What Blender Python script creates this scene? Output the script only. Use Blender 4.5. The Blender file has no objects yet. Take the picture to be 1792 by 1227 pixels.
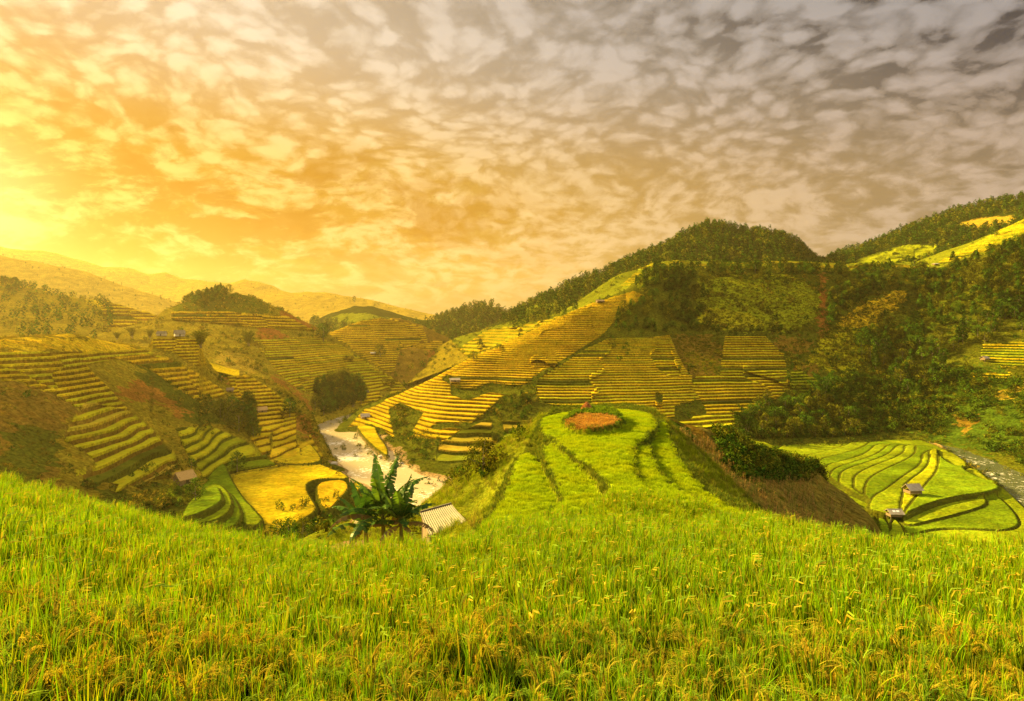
import bpy, math, random
import numpy as np
from mathutils import Vector, Matrix

# ------------------------------------------------------------------ camera, sky, sun, exposure
F, CX, HY, PW, PH = 1000.0, 896.0, 575.0, 1792.0, 1227.0      # focal length and horizon in photo pixels
scn = bpy.context.scene
col = scn.collection
cam_d = bpy.data.cameras.new('camera')
cam = bpy.data.objects.new('camera', cam_d)
col.objects.link(cam)
scn.camera = cam
cam.location = (0, 0, 0)
cam.rotation_euler = (math.radians(90), 0, 0)
cam_d.sensor_fit = 'HORIZONTAL'
cam_d.sensor_width = 36
cam_d.lens = 36 * F / PW
cam_d.shift_y = (HY - PH / 2) / PW
cam_d.clip_start = 0.05
cam_d.clip_end = 20000

SUN_EL, SUN_AZ = math.radians(25), math.radians(-60)          # azimuth from +Y towards +X
EXPO = 2.33
sd = Vector((math.sin(SUN_AZ) * math.cos(SUN_EL), math.cos(SUN_AZ) * math.cos(SUN_EL), math.sin(SUN_EL)))
ld = bpy.data.lights.new('sun', 'SUN')
ld.energy = 5.0
ld.angle = math.radians(5)
ld.color = (1.0, 0.74, 0.22)
lo = bpy.data.objects.new('sun', ld)
col.objects.link(lo)
lo.rotation_euler = (-sd).to_track_quat('-Z', 'Y').to_euler()
lo['kind'] = 'structure'
scn.view_settings.view_transform = 'Standard'
scn.view_settings.look = 'None'
scn.view_settings.exposure = EXPO
scn.view_settings.gamma = 1
scn.render.engine = 'CYCLES'
cy = scn.cycles
cy.max_bounces = 5; cy.diffuse_bounces = 2; cy.glossy_bounces = 1; cy.transmission_bounces = 3
cy.volume_bounces = 1; cy.transparent_max_bounces = 6
cy.sample_clamp_indirect = 3.0
cy.use_denoising = True


class NT:
    """small helper to write node graphs"""
    def __init__(s, tree):
        s.t = tree; s.n = tree.nodes; s.l = tree.links
    def node(s, kind, **kw):
        n = s.n.new(kind)
        for k, v in kw.items(): setattr(n, k, v)
        return n
    def put(s, sock, v):
        if isinstance(v, bpy.types.NodeSocket): s.l.new(v, sock)
        elif isinstance(v, (tuple, list)) and len(v) == 3 and sock.type == 'RGBA': sock.default_value = (*v, 1)
        else: sock.default_value = v
    def m(s, op, a, b=0.0, c=0.0, clamp=False):
        n = s.node('ShaderNodeMath', operation=op, use_clamp=clamp)
        s.put(n.inputs[0], a); s.put(n.inputs[1], b); s.put(n.inputs[2], c)
        return n.outputs[0]
    def v(s, op, a, b=(0, 0, 0), out=0):
        n = s.node('ShaderNodeVectorMath', operation=op)
        s.put(n.inputs[0], a)
        if op == 'SCALE': s.put(n.inputs[3], b)
        else: s.put(n.inputs[1], b)
        return n.outputs[out]
    def mix(s, f, a, b, mode='MIX'):
        n = s.node('ShaderNodeMix', data_type='RGBA', blend_type=mode)
        s.put(n.inputs[0], f); s.put(n.inputs[6], a); s.put(n.inputs[7], b)
        return n.outputs[2]
    def ramp(s, f, stops, interp='LINEAR'):
        n = s.node('ShaderNodeValToRGB'); n.color_ramp.interpolation = interp
        e = n.color_ramp.elements
        while len(e) < len(stops): e.new(0.5)
        for el, (p, c) in zip(e, stops):
            el.position = p; el.color = (*c, 1) if len(c) == 3 else c
        s.put(n.inputs[0], f)
        return n.outputs[0]
    def noise(s, vec, scale, detail=4, rough=0.5, dist=0.0, out=0):
        n = s.node('ShaderNodeTexNoise')
        s.put(n.inputs['Vector'], vec); n.inputs['Scale'].default_value = scale
        n.inputs['Detail'].default_value = detail; n.inputs['Roughness'].default_value = rough
        n.inputs['Distortion'].default_value = dist
        return n.outputs[out]
    def mapr(s, x, a, b, c=0.0, d=1.0):
        n = s.node('ShaderNodeMapRange'); n.interpolation_type = 'SMOOTHSTEP'
        s.put(n.inputs[0], x)
        for i, q in enumerate((a, b, c, d)): n.inputs[i + 1].default_value = q
        return n.outputs[0]


def build_world():
    w = bpy.data.worlds.new('World'); scn.world = w; w.use_nodes = True
    t = w.node_tree; t.nodes.clear(); N = NT(t)
    d = N.node('ShaderNodeTexCoord').outputs['Generated']
    sep = N.node('ShaderNodeSeparateXYZ'); N.put(sep.inputs[0], d)
    x, y, z = sep.outputs
    zz = N.m('MAXIMUM', z, 0.0)
    den = N.m('ADD', zz, 0.34)
    comb = N.node('ShaderNodeCombineXYZ')
    N.put(comb.inputs[0], N.m('DIVIDE', x, den)); N.put(comb.inputs[1], N.m('DIVIDE', y, den))
    P = comb.outputs[0]
    # turbulence bends the cloud rows
    wv = N.v('SCALE', N.v('SUBTRACT', N.noise(P, 1.9, 3, 0.5, out=1), (0.5, 0.5, 0.5)), 0.26)
    wv2 = N.v('SCALE', N.v('SUBTRACT', N.noise(P, 10.0, 5, 0.6, out=1), (0.5, 0.5, 0.5)), 0.06)
    PP = N.v('ADD', N.v('ADD', P, wv), wv2)
    PS = N.v('MULTIPLY', PP, (1.0, 1.15, 1.0))
    vor = N.node('ShaderNodeTexVoronoi', feature='SMOOTH_F1', voronoi_dimensions='2D'); vor.inputs['Scale'].default_value = 14.0
    vor.inputs['Smoothness'].default_value = 0.28; vor.inputs['Detail'].default_value = 0.0
    N.put(vor.inputs['Vector'], PS)
    vor2 = N.node('ShaderNodeTexVoronoi', feature='SMOOTH_F1', voronoi_dimensions='2D'); vor2.inputs['Scale'].default_value = 31.0
    vor2.inputs['Smoothness'].default_value = 0.5; vor2.inputs['Detail'].default_value = 0.0
    N.put(vor2.inputs['Vector'], PS)
    puff = N.m('ADD', N.m('MULTIPLY', N.mapr(vor.outputs['Distance'], 0.62, 0.08), 0.72), N.m('MULTIPLY', N.mapr(vor2.outputs['Distance'], 0.6, 0.1), 0.28))
    n1 = N.noise(PP, 12.0, 8, 0.64); n2 = N.noise(P, 1.2, 5, 0.55)
    n3 = N.noise(PP, 4.5, 6, 0.6)
    puffw = N.mapr(z, 0.10, 0.36, 0.22, 0.60)
    det = N.mapr(N.m('ADD', N.m('MULTIPLY', n1, 0.62), N.m('MULTIPLY', n3, 0.38)), 0.36, 0.64)
    c = N.m('ADD', N.m('MULTIPLY', puff, puffw), N.m('MULTIPLY', det, N.m('SUBTRACT', 1.0, puffw)))
    c = N.m('ADD', c, N.m('MULTIPLY', N.m('SUBTRACT', n2, 0.5), 0.5))
    c = N.mapr(c, 0.08, 0.80)
    # angular distances from the sun glow behind the clouds
    hl = N.m('SQRT', N.m('ADD', N.m('MULTIPLY', x, x), N.m('MULTIPLY', y, y)))
    gaz = math.radians(-44)
    cosd = N.m('DIVIDE', N.m('ADD', N.m('MULTIPLY', x, math.sin(gaz)), N.m('MULTIPLY', y, math.cos(gaz))), N.m('MAXIMUM', hl, 0.001))
    azd = N.m('ARCCOSINE', N.m('MINIMUM', N.m('MAXIMUM', cosd, -0.999), 0.999))
    el = N.m('ARCTAN2', z, hl)
    eld = N.m('MAXIMUM', N.m('SUBTRACT', el, 0.20), 0.0)
    k_ = 0.6
    t_ = N.m('ADD', N.m('MULTIPLY', azd, 0.44 * k_), N.m('MULTIPLY', eld, 0.80 * k_))
    t_ = N.m('ADD', t_, N.m('MULTIPLY', N.m('SUBTRACT', n2, 0.5), 0.10 * k_))
    def rk(st): return [(p * k_, q) for p, q in st]
    light = N.ramp(t_, [(0.0, (0.76, 0.52, 0.11)), (0.09, (0.84, 0.59, 0.17)), (0.19, (0.88, 0.60, 0.24)), (0.28, (0.74, 0.51, 0.27)), (0.37, (0.55, 0.41, 0.30)), (0.47, (0.38, 0.32, 0.30)), (0.57, (0.24, 0.24, 0.31)), (0.69, (0.7, 0.6, 0.42)), (0.82, (1.8, 1.5, 0.8))])  # last two stops: bright sky out of view, added as fill light
    dark = N.ramp(t_, [(0.0, (0.38, 0.12, 0.0)), (0.09, (0.48, 0.20, 0.004)), (0.19, (0.56, 0.29, 0.04)), (0.28, (0.46, 0.275, 0.095)), (0.37, (0.29, 0.205, 0.125)), (0.47, (0.14, 0.12, 0.125)), (0.57, (0.035, 0.045, 0.095)), (0.69, (0.4, 0.35, 0.28)), (0.82, (1.45, 1.2, 0.65))])
    cc = N.mix(c, dark, light)
    hsv = N.node('ShaderNodeHueSaturation'); N.put(hsv.inputs['Color'], cc); N.put(hsv.inputs['Saturation'], N.m('SUBTRACT', 1.0, N.m('MULTIPLY', N.mapr(el, 0.24, 0.48), 0.5))); cc = hsv.outputs[0]
    # big orange cloud bank left of the view
    bank = N.m('MULTIPLY', N.mapr(N.noise(N.v('MULTIPLY', PP, (1.0, 1.3, 1.0)), 2.8, 7, 0.62), 0.46, 0.56), N.m('MULTIPLY', N.mapr(t_, 0.27, 0.08), N.mapr(el, 0.36, 0.22)))
    cc = N.mix(N.m('MULTIPLY', bank, 0.95), cc, (0.42, 0.14, 0.0))
    # bright milky band over the horizon and the glow of the hidden sun
    gd = Vector((math.sin(gaz), math.cos(gaz), 0.17)).normalized()
    dot = N.v('DOT_PRODUCT', d, tuple(gd), out=1)
    glow = N.m('POWER', N.m('MAXIMUM', dot, 0.0), 60.0)
    glow2 = N.m('POWER', N.m('MAXIMUM', dot, 0.0), 5.0)
    lowb = N.m('MULTIPLY', N.mapr(el, 0.17, 0.0), 0.65)
    lowc = N.ramp(t_, [(0.0, (0.54, 0.38, 0.08)), (0.12, (0.62, 0.42, 0.12)), (0.22, (0.72, 0.47, 0.15)), (0.3, (0.6, 0.40, 0.17)), (0.39, (0.40, 0.29, 0.18)), (0.6, (0.3, 0.24, 0.18)), (0.8, (1.3, 1.1, 0.75))])  # last stop: unseen horizon behind the camera, brightened as added fill
    cc = N.mix(lowb, cc, lowc)
    cc = N.mix(1.0, cc, N.mix(N.m('MULTIPLY', N.m('POWER', glow, 4.0), 0.5), (0, 0, 0), (0.9, 0.72, 0.38)), 'ADD')
    # gaps of blue sky high up, from the physical sky
    sky = N.node('ShaderNodeTexSky', sky_type='NISHITA'); sky.sun_disc = False
    sky.sun_elevation = SUN_EL; sky.sun_rotation = SUN_AZ
    gap = N.m('MULTIPLY', N.mapr(c, 0.22, 0.0), N.m('MULTIPLY', N.mapr(t_, 0.36, 0.5), N.mapr(t_, 0.68, 0.6)))
    cc = N.mix(N.m('MULTIPLY', gap, 0.8), cc, N.mix(1.0, sky.outputs[0], (0.013, 0.013, 0.016), 'MULTIPLY'))
    bg = N.node('ShaderNodeBackground'); N.put(bg.inputs[0], cc); bg.inputs[1].default_value = 1.0 / 2 ** EXPO * 1.0
    out = N.node('ShaderNodeOutputWorld'); N.l.new(bg.outputs[0], out.inputs[0])
    w['kind'] = 'structure'

build_world()

# ------------------------------------------------------------------ numeric helpers
rng = np.random.default_rng(7)
random.seed(7)

def hash2(ix, iy, seed=0):
    h = (ix.astype(np.int64) * 374761393 + iy.astype(np.int64) * 668265263 + seed * 974634777) & 0xFFFFFFFF
    h = ((h ^ (h >> 13)) * 1274126177) & 0xFFFFFFFF
    h = (h ^ (h >> 16)) & 0xFFFFFFFF
    return h / 4294967295.0

def vnoise(x, y, seed=0):
    ix = np.floor(x); iy = np.floor(y); fx = x - ix; fy = y - iy
    fx = fx * fx * (3 - 2 * fx); fy = fy * fy * (3 - 2 * fy)
    a = hash2(ix, iy, seed); b = hash2(ix + 1, iy, seed); c = hash2(ix, iy + 1, seed); d = hash2(ix + 1, iy + 1, seed)
    return (a + (b - a) * fx) * (1 - fy) + (c + (d - c) * fx) * fy

def fbm(x, y, octs=4, seed=0, gain=0.5):
    s = np.zeros(np.broadcast(x, y).shape); a = 1.0; t = 0.0
    for i in range(octs):
        s += a * (vnoise(x * 2 ** i, y * 2 ** i, seed + i) - 0.5); t += a; a *= gain
    return s / t * 2

def inside(poly, X, Y):
    r = np.zeros(X.shape, bool); n = len(poly)
    xs = [p[0] for p in poly]; ys = [p[1] for p in poly]
    bb = (X >= min(xs)) & (X <= max(xs)) & (Y >= min(ys)) & (Y <= max(ys))
    x = X[bb]; y = Y[bb]; q = np.zeros(x.shape, bool)
    for i in range(n):
        x1, y1 = poly[i]; x2, y2 = poly[(i + 1) % n]
        if y1 == y2: continue
        q ^= ((y1 > y) != (y2 > y)) & (x < (x2 - x1) * (y - y1) / (y2 - y1) + x1)
    r[bb] = q
    return r

def dist_line(pts, X, Y, closed=False):
    d = np.full(X.shape, 1e9); n = len(pts)
    for i in range(n if closed else n - 1):
        ax, ay = pts[i]; bx, by = pts[(i + 1) % n]
        vx, vy = bx - ax, by - ay; L = vx * vx + vy * vy + 1e-9
        t = np.clip(((X - ax) * vx + (Y - ay) * vy) / L, 0, 1)
        d = np.minimum(d, np.hypot(X - ax - t * vx, Y - ay - t * vy))
    return d

def smooth_poly(pts, it=2, closed=True):
    for _ in range(it):
        o = []; n = len(pts)
        rngi = range(n) if closed else range(n - 1)
        for i in rngi:
            a = pts[i]; b = pts[(i + 1) % n]
            o.append((a[0] * .75 + b[0] * .25, a[1] * .75 + b[1] * .25)); o.append((a[0] * .25 + b[0] * .75, a[1] * .25 + b[1] * .75))
        if not closed: o = [pts[0]] + o + [pts[-1]]
        pts = o
    return pts

def at(px, py, D): return Vector(((px - CX) / F * D, D, (HY - py) / F * D))
def plane_pt(px, py, z):
    D = z * F / (HY - py); return ((px - CX) / F * D, D)
def plane_poly(pts, z): return [plane_pt(a, b, z) for a, b in pts]
def sstep(a, b, x):
    t = np.clip((x - a) / (b - a), 0, 1); return t * t * (3 - 2 * t)

COL = dict(
    rice=(.15, .20, .006), lime=(.22, .25, .007), gl=(.34, .32, .008), yellow=(.44, .33, .008), gold=(.48, .33, .010), olive=(.21, .165, .010), bank=(.075, .085, .006), drybank=(.17, .11, .008),
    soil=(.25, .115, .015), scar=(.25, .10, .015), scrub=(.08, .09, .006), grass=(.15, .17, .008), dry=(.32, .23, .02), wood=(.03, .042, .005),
    brown=(.17, .11, .012), sand=(.36, .25, .11), corn=(.15, .12, .018), lush=(.05, .085, .006))

# ------------------------------------------------------------------ materials
def terrain_material(name='hillside', near=False):
    m = bpy.data.materials.new(name); m.use_nodes = True
    N = NT(m.node_tree); N.n.clear()
    a = N.node('ShaderNodeAttribute', attribute_name='Col')
    ro = N.node('ShaderNodeAttribute', attribute_name='rough').outputs['Fac']
    pos = N.node('ShaderNodeNewGeometry').outputs['Position']
    k = 6.0 if near else 1.0
    nA = N.noise(pos, 0.9 * k, 6, 0.65); nB = N.noise(pos, 0.12 * k, 4, 0.55); nC = N.noise(pos, 0.28 * k, 5, 0.7)
    amp = N.m('ADD', 0.55, N.m('MULTIPLY', ro, 1.3))
    f = N.m('ADD', 1.0, N.m('MULTIPLY', N.m('SUBTRACT', nA, 0.5), N.m('MULTIPLY', amp, 1.9)))
    f = N.m('MULTIPLY', f, N.m('ADD', 1.0, N.m('MULTIPLY', N.m('SUBTRACT', nB, 0.5), 0.9)))
    f = N.m('MAXIMUM', f, 0.2)
    c = N.v('SCALE', a.outputs['Color'], f)
    warm = N.mapr(nC, 0.42, 0.66)
    c2 = N.mix(1.0, c, (1.22, 0.98, 0.9), 'MULTIPLY')
    c = N.mix(N.m('MULTIPLY', warm, 0.7), c, c2)
    b = N.node('ShaderNodeBump'); b.inputs['Distance'].default_value = 0.16 if near else 1.0
    N.put(b.inputs['Strength'], N.m('ADD', 0.25, N.m('MULTIPLY', ro, 0.75)))
    N.put(b.inputs['Height'], N.m('ADD', nA, N.m('MULTIPLY', nC, 1.2)))
    p = N.node('ShaderNodeBsdfDiffuse'); N.put(p.inputs[0], c); N.put(p.inputs['Normal'], b.outputs[0])
    p.inputs['Roughness'].default_value = 0.6
    o = N.node('ShaderNodeOutputMaterial'); N.l.new(p.outputs[0], o.inputs[0])
    return m

M_HILL = terrain_material()
M_NEAR = terrain_material('near_ground', True)

def leaf_material(name, c1, c2, trans=0.35, rough=True, gloss=0.0, scale=0.35):
    m = bpy.data.materials.new(name); m.use_nodes = True
    N = NT(m.node_tree); N.n.clear()
    oi = N.node('ShaderNodeObjectInfo'); g = N.node('ShaderNodeNewGeometry')
    r = N.m('ADD', N.m('MULTIPLY', oi.outputs['Random'], 0.5), N.m('MULTIPLY', g.outputs['Random Per Island'], 0.5))
    n = N.noise(g.outputs['Position'], scale, 3)
    r = N.m('ADD', N.m('MULTIPLY', r, 0.6), N.m('MULTIPLY', n, 0.4))
    c = N.mix(N.mapr(r, 0.2, 0.8), c1, c2)
    d = N.node('ShaderNodeBsdfDiffuse'); N.put(d.inputs[0], c)
    t = N.node('ShaderNodeBsdfTranslucent'); N.put(t.inputs[0], N.mix(1.0, c, (1.3, 1.2, 0.6), 'MULTIPLY'))
    mx = N.node('ShaderNodeMixShader'); mx.inputs[0].default_value = trans
    N.l.new(d.outputs[0], mx.inputs[1]); N.l.new(t.outputs[0], mx.inputs[2])
    o = N.node('ShaderNodeOutputMaterial'); last = mx.outputs[0]
    if gloss > 0:
        gl = N.node('ShaderNodeBsdfGlossy'); gl.inputs['Roughness'].default_value = 0.38; gl.inputs[0].default_value = (1, 1, .9, 1)
        m2 = N.node('ShaderNodeMixShader'); m2.inputs[0].default_value = gloss
        N.l.new(last, m2.inputs[1]); N.l.new(gl.outputs[0], m2.inputs[2]); last = m2.outputs[0]
    N.l.new(last, o.inputs[0])
    return m

def plain_material(name, c1, c2, scale=3.0, rough=0.8, bump=0.3, stretch=(1, 1, 1)):
    m = bpy.data.materials.new(name); m.use_nodes = True
    N = NT(m.node_tree); N.n.clear()
    tc = N.node('ShaderNodeTexCoord').outputs['Object']
    tc = N.v('MULTIPLY', tc, stretch)
    n = N.noise(tc, scale, 6, 0.6); n2 = N.noise(tc, scale * 5, 3, 0.6)
    f = N.mapr(N.m('ADD', N.m('MULTIPLY', n, .7), N.m('MULTIPLY', n2, .3)), 0.3, 0.7)
    p = N.node('ShaderNodeBsdfPrincipled'); N.put(p.inputs['Base Color'], N.mix(f, c1, c2)); p.inputs['Roughness'].default_value = rough
    b = N.node('ShaderNodeBump'); b.inputs['Strength'].default_value = bump; b.inputs['Distance'].default_value = 0.05; N.put(b.inputs['Height'], n2)
    N.l.new(b.outputs[0], p.inputs['Normal'])
    o = N.node('ShaderNodeOutputMaterial'); N.l.new(p.outputs[0], o.inputs[0])
    return m

# ------------------------------------------------------------------ terrain sheets
SHEETS = {}

def grid_mesh(name, X, Y, Z, C, R, mat, keep=None):
    nr, nc = X.shape
    co = np.stack([X, Y, Z], -1).reshape(-1, 3).astype(np.float32)
    i = (np.arange(nr - 1)[:, None] * nc + np.arange(nc - 1)[None, :])
    q = np.stack([i, i + 1, i + nc + 1, i + nc], -1)
    if keep is not None: q = q[keep]
    q = q.reshape(-1, 4).astype(np.int32)
    me = bpy.data.meshes.new(name)
    me.vertices.add(len(co)); me.vertices.foreach_set('co', co.ravel())
    me.loops.add(q.size); me.loops.foreach_set('vertex_index', q.ravel())
    me.polygons.add(len(q)); me.polygons.foreach_set('loop_start', np.arange(len(q), dtype=np.int32) * 4)
    me.polygons.foreach_set('use_smooth', np.ones(len(q), bool))
    me.update()
    a = me.attributes.new('Col', 'FLOAT_COLOR', 'POINT')
    rgba = np.ones((len(co), 4), np.float32); rgba[:, :3] = C.reshape(-1, 3); a.data.foreach_set('color', rgba.ravel())
    a = me.attributes.new('rough', 'FLOAT', 'POINT'); a.data.foreach_set('value', R.ravel().astype(np.float32))
    me.materials.append(mat)
    o = bpy.data.objects.new(name, me); col.objects.link(o); o['kind'] = 'structure'
    return o

def pchip(xk, yk, x):
    """monotone cubic, one curve; xk increasing"""
    h = np.diff(xk); dl = np.diff(yk) / h; m = np.zeros(len(xk))
    for i in range(1, len(xk) - 1):
        if dl[i - 1] * dl[i] > 0:
            w1 = 2 * h[i] + h[i - 1]; w2 = h[i] + 2 * h[i - 1]
            m[i] = (w1 + w2) / (w1 / dl[i - 1] + w2 / dl[i])
    m[0] = dl[0]; m[-1] = dl[-1]
    k = np.clip(np.searchsorted(xk, x) - 1, 0, len(h) - 1); t = (x - xk[k]) / h[k]
    return ((2 * t**3 - 3 * t**2 + 1) * yk[k] + (t**3 - 2 * t**2 + t) * h[k] * m[k] + (-2 * t**3 + 3 * t**2) * yk[k + 1] + (t**3 - t**2) * h[k] * m[k + 1])

def sheet(name, stations, rows, step=1.75, crest=None, base='scrub', rough=1.0, paint=(), terr=(), macro=(40, 2.0), meso=(7, 0.35), back=None, smooth=14, shift=0.5, varc=0.35, px0=None, px1=None):
    """stations: px -> list of (py, D), same length each, near to far; the last one is the crest"""
    ks = sorted(stations); K = len(stations[ks[0]])
    px = np.arange(px0 if px0 is not None else ks[0], (px1 if px1 is not None else ks[-1]) + .1, step)
    ext = int(3 * smooth / step) + 1
    pe = np.concatenate([px[0] - step * np.arange(ext, 0, -1), px, px[-1] + step * np.arange(1, ext + 1)])
    ker = np.exp(-0.5 * (np.arange(-ext, ext + 1) * step / smooth) ** 2); ker /= ker.sum()
    PY = np.zeros((K, len(px))); DD = np.zeros((K, len(px)))
    for k in range(K):
        PY[k] = np.convolve(np.interp(pe, ks, [stations[q][k][0] for q in ks]), ker, 'same')[ext:-ext]
        DD[k] = np.convolve(np.interp(pe, ks, [stations[q][k][1] for q in ks]), ker, 'same')[ext:-ext]
    if crest:
        PY[-1] = np.interp(px, [c[0] for c in crest], [c[1] for c in crest])
    ZZ = (HY - PY) / F * DD
    bk = back or [(12, -1.5), (50, -22), (130, -80)]
    X = np.zeros((rows, len(px))); Y = np.zeros_like(X); Z = np.zeros_like(X)
    for j in range(len(px)):
        xk = np.concatenate([DD[:, j], DD[-1, j] + [b[0] for b in bk]])
        yk = np.concatenate([ZZ[:, j], [max(ZZ[-1, j] + b[1], -68 - i) for i, b in enumerate(bk)]])
        d = np.linspace(xk[0], xk[-1], 400); z = pchip(xk, yk, d)
        sy = HY - F * z / d
        w = np.where(np.diff(sy) < 0, -np.diff(sy), 0.02) + 0.02
        w[d[1:] > xk[K - 1] + 6] *= 0.25
        cum = np.concatenate([[0], np.cumsum(w)])
        dq = np.interp(np.linspace(0, cum[-1], rows), cum, d)
        Y[:, j] = dq; Z[:, j] = pchip(xk, yk, dq)
    TX = (px[None, :] - CX) / F
    X = TX * Y
    damp = 1.0
    Zn = Z + macro[1] * fbm(X / macro[0], Y / macro[0], 3, 11) + meso[1] * fbm(X / meso[0], Y / meso[0], 3, 31)
    SX = np.broadcast_to(px[None, :], X.shape); SY = HY - F * Zn / Y
    # class map from outlines, edges roughened in world space
    jx = 5 * fbm(X / 9, Y / 9 + Z / 9, 3, 71) * 250 / Y; jy = 4 * fbm(X / 9 + 50, Y / 9 + Z / 9, 3, 73) * 250 / Y
    Zs = Z + 0.5 * macro[1] * fbm(X / macro[0] / 1.5, Y / macro[0] / 1.5, 2, 11)
    jx2 = 4 * fbm(X / 2.5, (Y + Z) / 2.5, 3, 75) * 250 / Y; jy2 = 4 * fbm(X / 2.5 + 9, (Y + Z) / 2.5, 3, 76) * 250 / Y
    C = np.zeros(X.shape + (3,)); C[:] = COL[base]; R = np.full(X.shape, rough)
    patch = fbm(X / 14, (Y + 2 * Z) / 14, 4, 91)[..., None]
    for poly, cname, rg in paint:
        m = inside(smooth_poly(poly, 1), SX + 2.6 * jx + 4 * jx2, SY + 2.2 * jy + 3 * jy2)
        C[m] = COL[cname]; R[m] = rg
    C *= 1 + varc * patch
    Zf = Zn.copy(); Yf = Y.copy(); NAT = np.ones(X.shape, bool)
    for ti, T in enumerate(terr):
        m = inside(T['poly'], SX + 0.4 * jx, SY + 0.4 * jy)
        if not m.any(): continue
        h = T['h']; a = T.get('a', 0.5)
        # the paddies are broken up into blocks whose levels do not line up
        bl = T.get('block', 60)
        wob = 0.6 * fbm(X / 25, Y / 25, 2, 200 + ti)
        cell = np.floor(SX / bl + wob)
        ph = hash2(cell, cell * 0 + ti, 5) * T.get('ph', 1.0)
        hv = h * (0.82 + 0.36 * hash2(cell, cell * 0 + ti, 9)) if T.get('ph', 1.0) > 0 else h
        u = Zs / hv + ph + 0.4 * T.get('wave', 0.3) * (fbm(X / 12, Y / 12, 2, 300 + ti) + 1.6 * fbm(X / 34, Y / 34, 2, 340 + ti))
        k = np.floor(u); f = u - k
        gD = np.clip((f - a) / (1 - a), 0, 1); gz = np.clip(f / a, 0, 1)
        m = m.copy()
        for j in np.nonzero(m.any(0))[0]:
            mj = m[:, j].copy()
            zc = np.maximum.accumulate(u[:, j]) + np.arange(rows) * 1e-7
            tgt = k[mj, j] + gD[mj, j]
            yn = np.interp(tgt, zc, Y[:, j])
            okk = np.abs(yn - Y[mj, j]) < 6.0 * h * (0.9 if T.get('poly') else 1)
            Yf[mj, j] = np.where(okk, yn, Y[mj, j]); idx_ = np.nonzero(mj)[0]; m[idx_[~okk], j] = False
        # tread tilts out slightly, riser vertical
        zt = (k + gz - shift - (ph if not np.isscalar(ph) else ph)) * hv
        Zf[m] = (zt + (Zs - u * hv + ph * hv) * 1.0)[m]
        lev = hash2(k, cell, 17 + ti)
        tc = np.array(COL[T.get('c', 'lime')]); tc2 = np.array(COL[T.get('c2', T.get('c', 'lime'))]); bc = np.array(COL[T.get('b', 'bank')])
        tr = tc + (tc2 - tc) * sstep(.3, .7, lev)[..., None]
        tr = tr * (0.85 + 0.3 * hash2(k, cell, 23 + ti))[..., None]
        tr = tr * (1 + 0.25 * patch)
        # standing rice shows a band of its own side on top of the bank
        ris = (f < a * T.get('lip', 0.62))[..., None]
        bcv = bc * (1 + 0.7 * patch)
        cc = np.where(ris, bcv, tr)
        NAT &= ~m; C[m] = cc[m]; R[m] = np.where(f < a, 0.8, 0.15)[m]
        skipm = (hash2(k, cell, 41 + ti) < T.get('wild', 0.04)) & m
        C[skipm] = np.array(COL['scrub']) * (1 + patch[skipm])
    Xf = TX * Yf
    SHEETS[name] = dict(X=Xf, Y=Yf, Z=Zf, px=px, SX=SX, SY=HY - F * Zf / Yf, nat=NAT)
    o = grid_mesh(name, Xf, Yf, Zf, np.clip(C, 0.004, 0.8), R, M_HILL)
    return o

# ------------------------------------------------------------------ the field one stands in, the spur and its round terraces
FS_PX = [-400, 0, 150, 300, 450, 600, 740, 850, 1000, 1100, 1330, 1450, 1540, 1792, 2200]
FS_S = [.16, .222, .260, .298, .324, .340, .326, .312, .292, .288, .294, .308, .320, .330, .335]
FS_D = [24, 22, 22, 22, 21, 20, 18, 19, 27, 28, 25, 20, 18, 18, 18]
RICE_H = 0.62

C0 = 2.0
def canopy(px, D):
    de = np.interp(px, FS_PX, FS_D); s = np.interp(px, FS_PX, FS_S) - (C0 - .85) / de
    zc = -C0 - s * D
    tan_e = C0 / de + s
    zd = -(tan_e + 0.035) * D + 0.035 * de * 1.0
    hard = -(C0 + s * de) - (D - de) * 0.5
    return np.where(D < de, zc, np.maximum(np.maximum(np.minimum(zd, hard + 3), hard * 1.0), zd)), de

KA = [(941, 740), (949, 722), (985, 713), (1030, 709), (1085, 708), (1128, 711), (1143, 722), (1148, 738), (1127, 757), (1110, 772), (1108, 800), (1112, 828), (1122, 846), (1150, 870), (1200, 893), (1200, 935), (1000, 935), (1040, 880), (1066, 862), (1060, 845), (1040, 820), (1005, 793), (972, 768), (958, 757)]
KL2 = [(951, 775), (975, 770), (1020, 800), (1080, 850), (1080, 930), (900, 930), (968, 884), (985, 865), (978, 845), (963, 822), (953, 795)]
KL3 = [(903, 795), (918, 786), (935, 790), (955, 825), (985, 868), (980, 930), (820, 930), (862, 888), (884, 862), (893, 830)]
KR2 = [(1112, 780), (1128, 771), (1137, 780), (1139, 795), (1148, 818), (1170, 845), (1215, 875), (1260, 897), (1260, 935), (1100, 935), (1100, 800)]
KR3 = [(1150, 740), (1158, 732), (1166, 738), (1165, 750), (1176, 775), (1195, 812), (1232, 850), (1290, 885), (1345, 906), (1345, 940), (1150, 940), (1130, 800)]
KNOLL = [(smooth_poly(KA), -8.05), (smooth_poly(KL2), -8.5), (smooth_poly(KL3), -9.0), (smooth_poly(KR2), -8.42), (smooth_poly(KR3), -8.8)]
KNOLLW = [(plane_poly(p, z), z) for p, z in KNOLL]
OUT = [(905, 800), (938, 745), (950, 722), (1030, 709), (1130, 711), (1160, 730), (1168, 750), (1180, 780), (1200, 812), (1290, 885), (1345, 915), (1345, 960), (800, 960), (850, 900), (885, 860)]
OUTW = plane_poly(smooth_poly(OUT), -9.4)
DISC = [(985, 735), (1000, 723), (1025, 716), (1060, 714), (1083, 722), (1090, 733), (1082, 742), (1050, 749), (1015, 751), (993, 745)]
DISCW = plane_poly(smooth_poly(DISC), -7.7)
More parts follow.
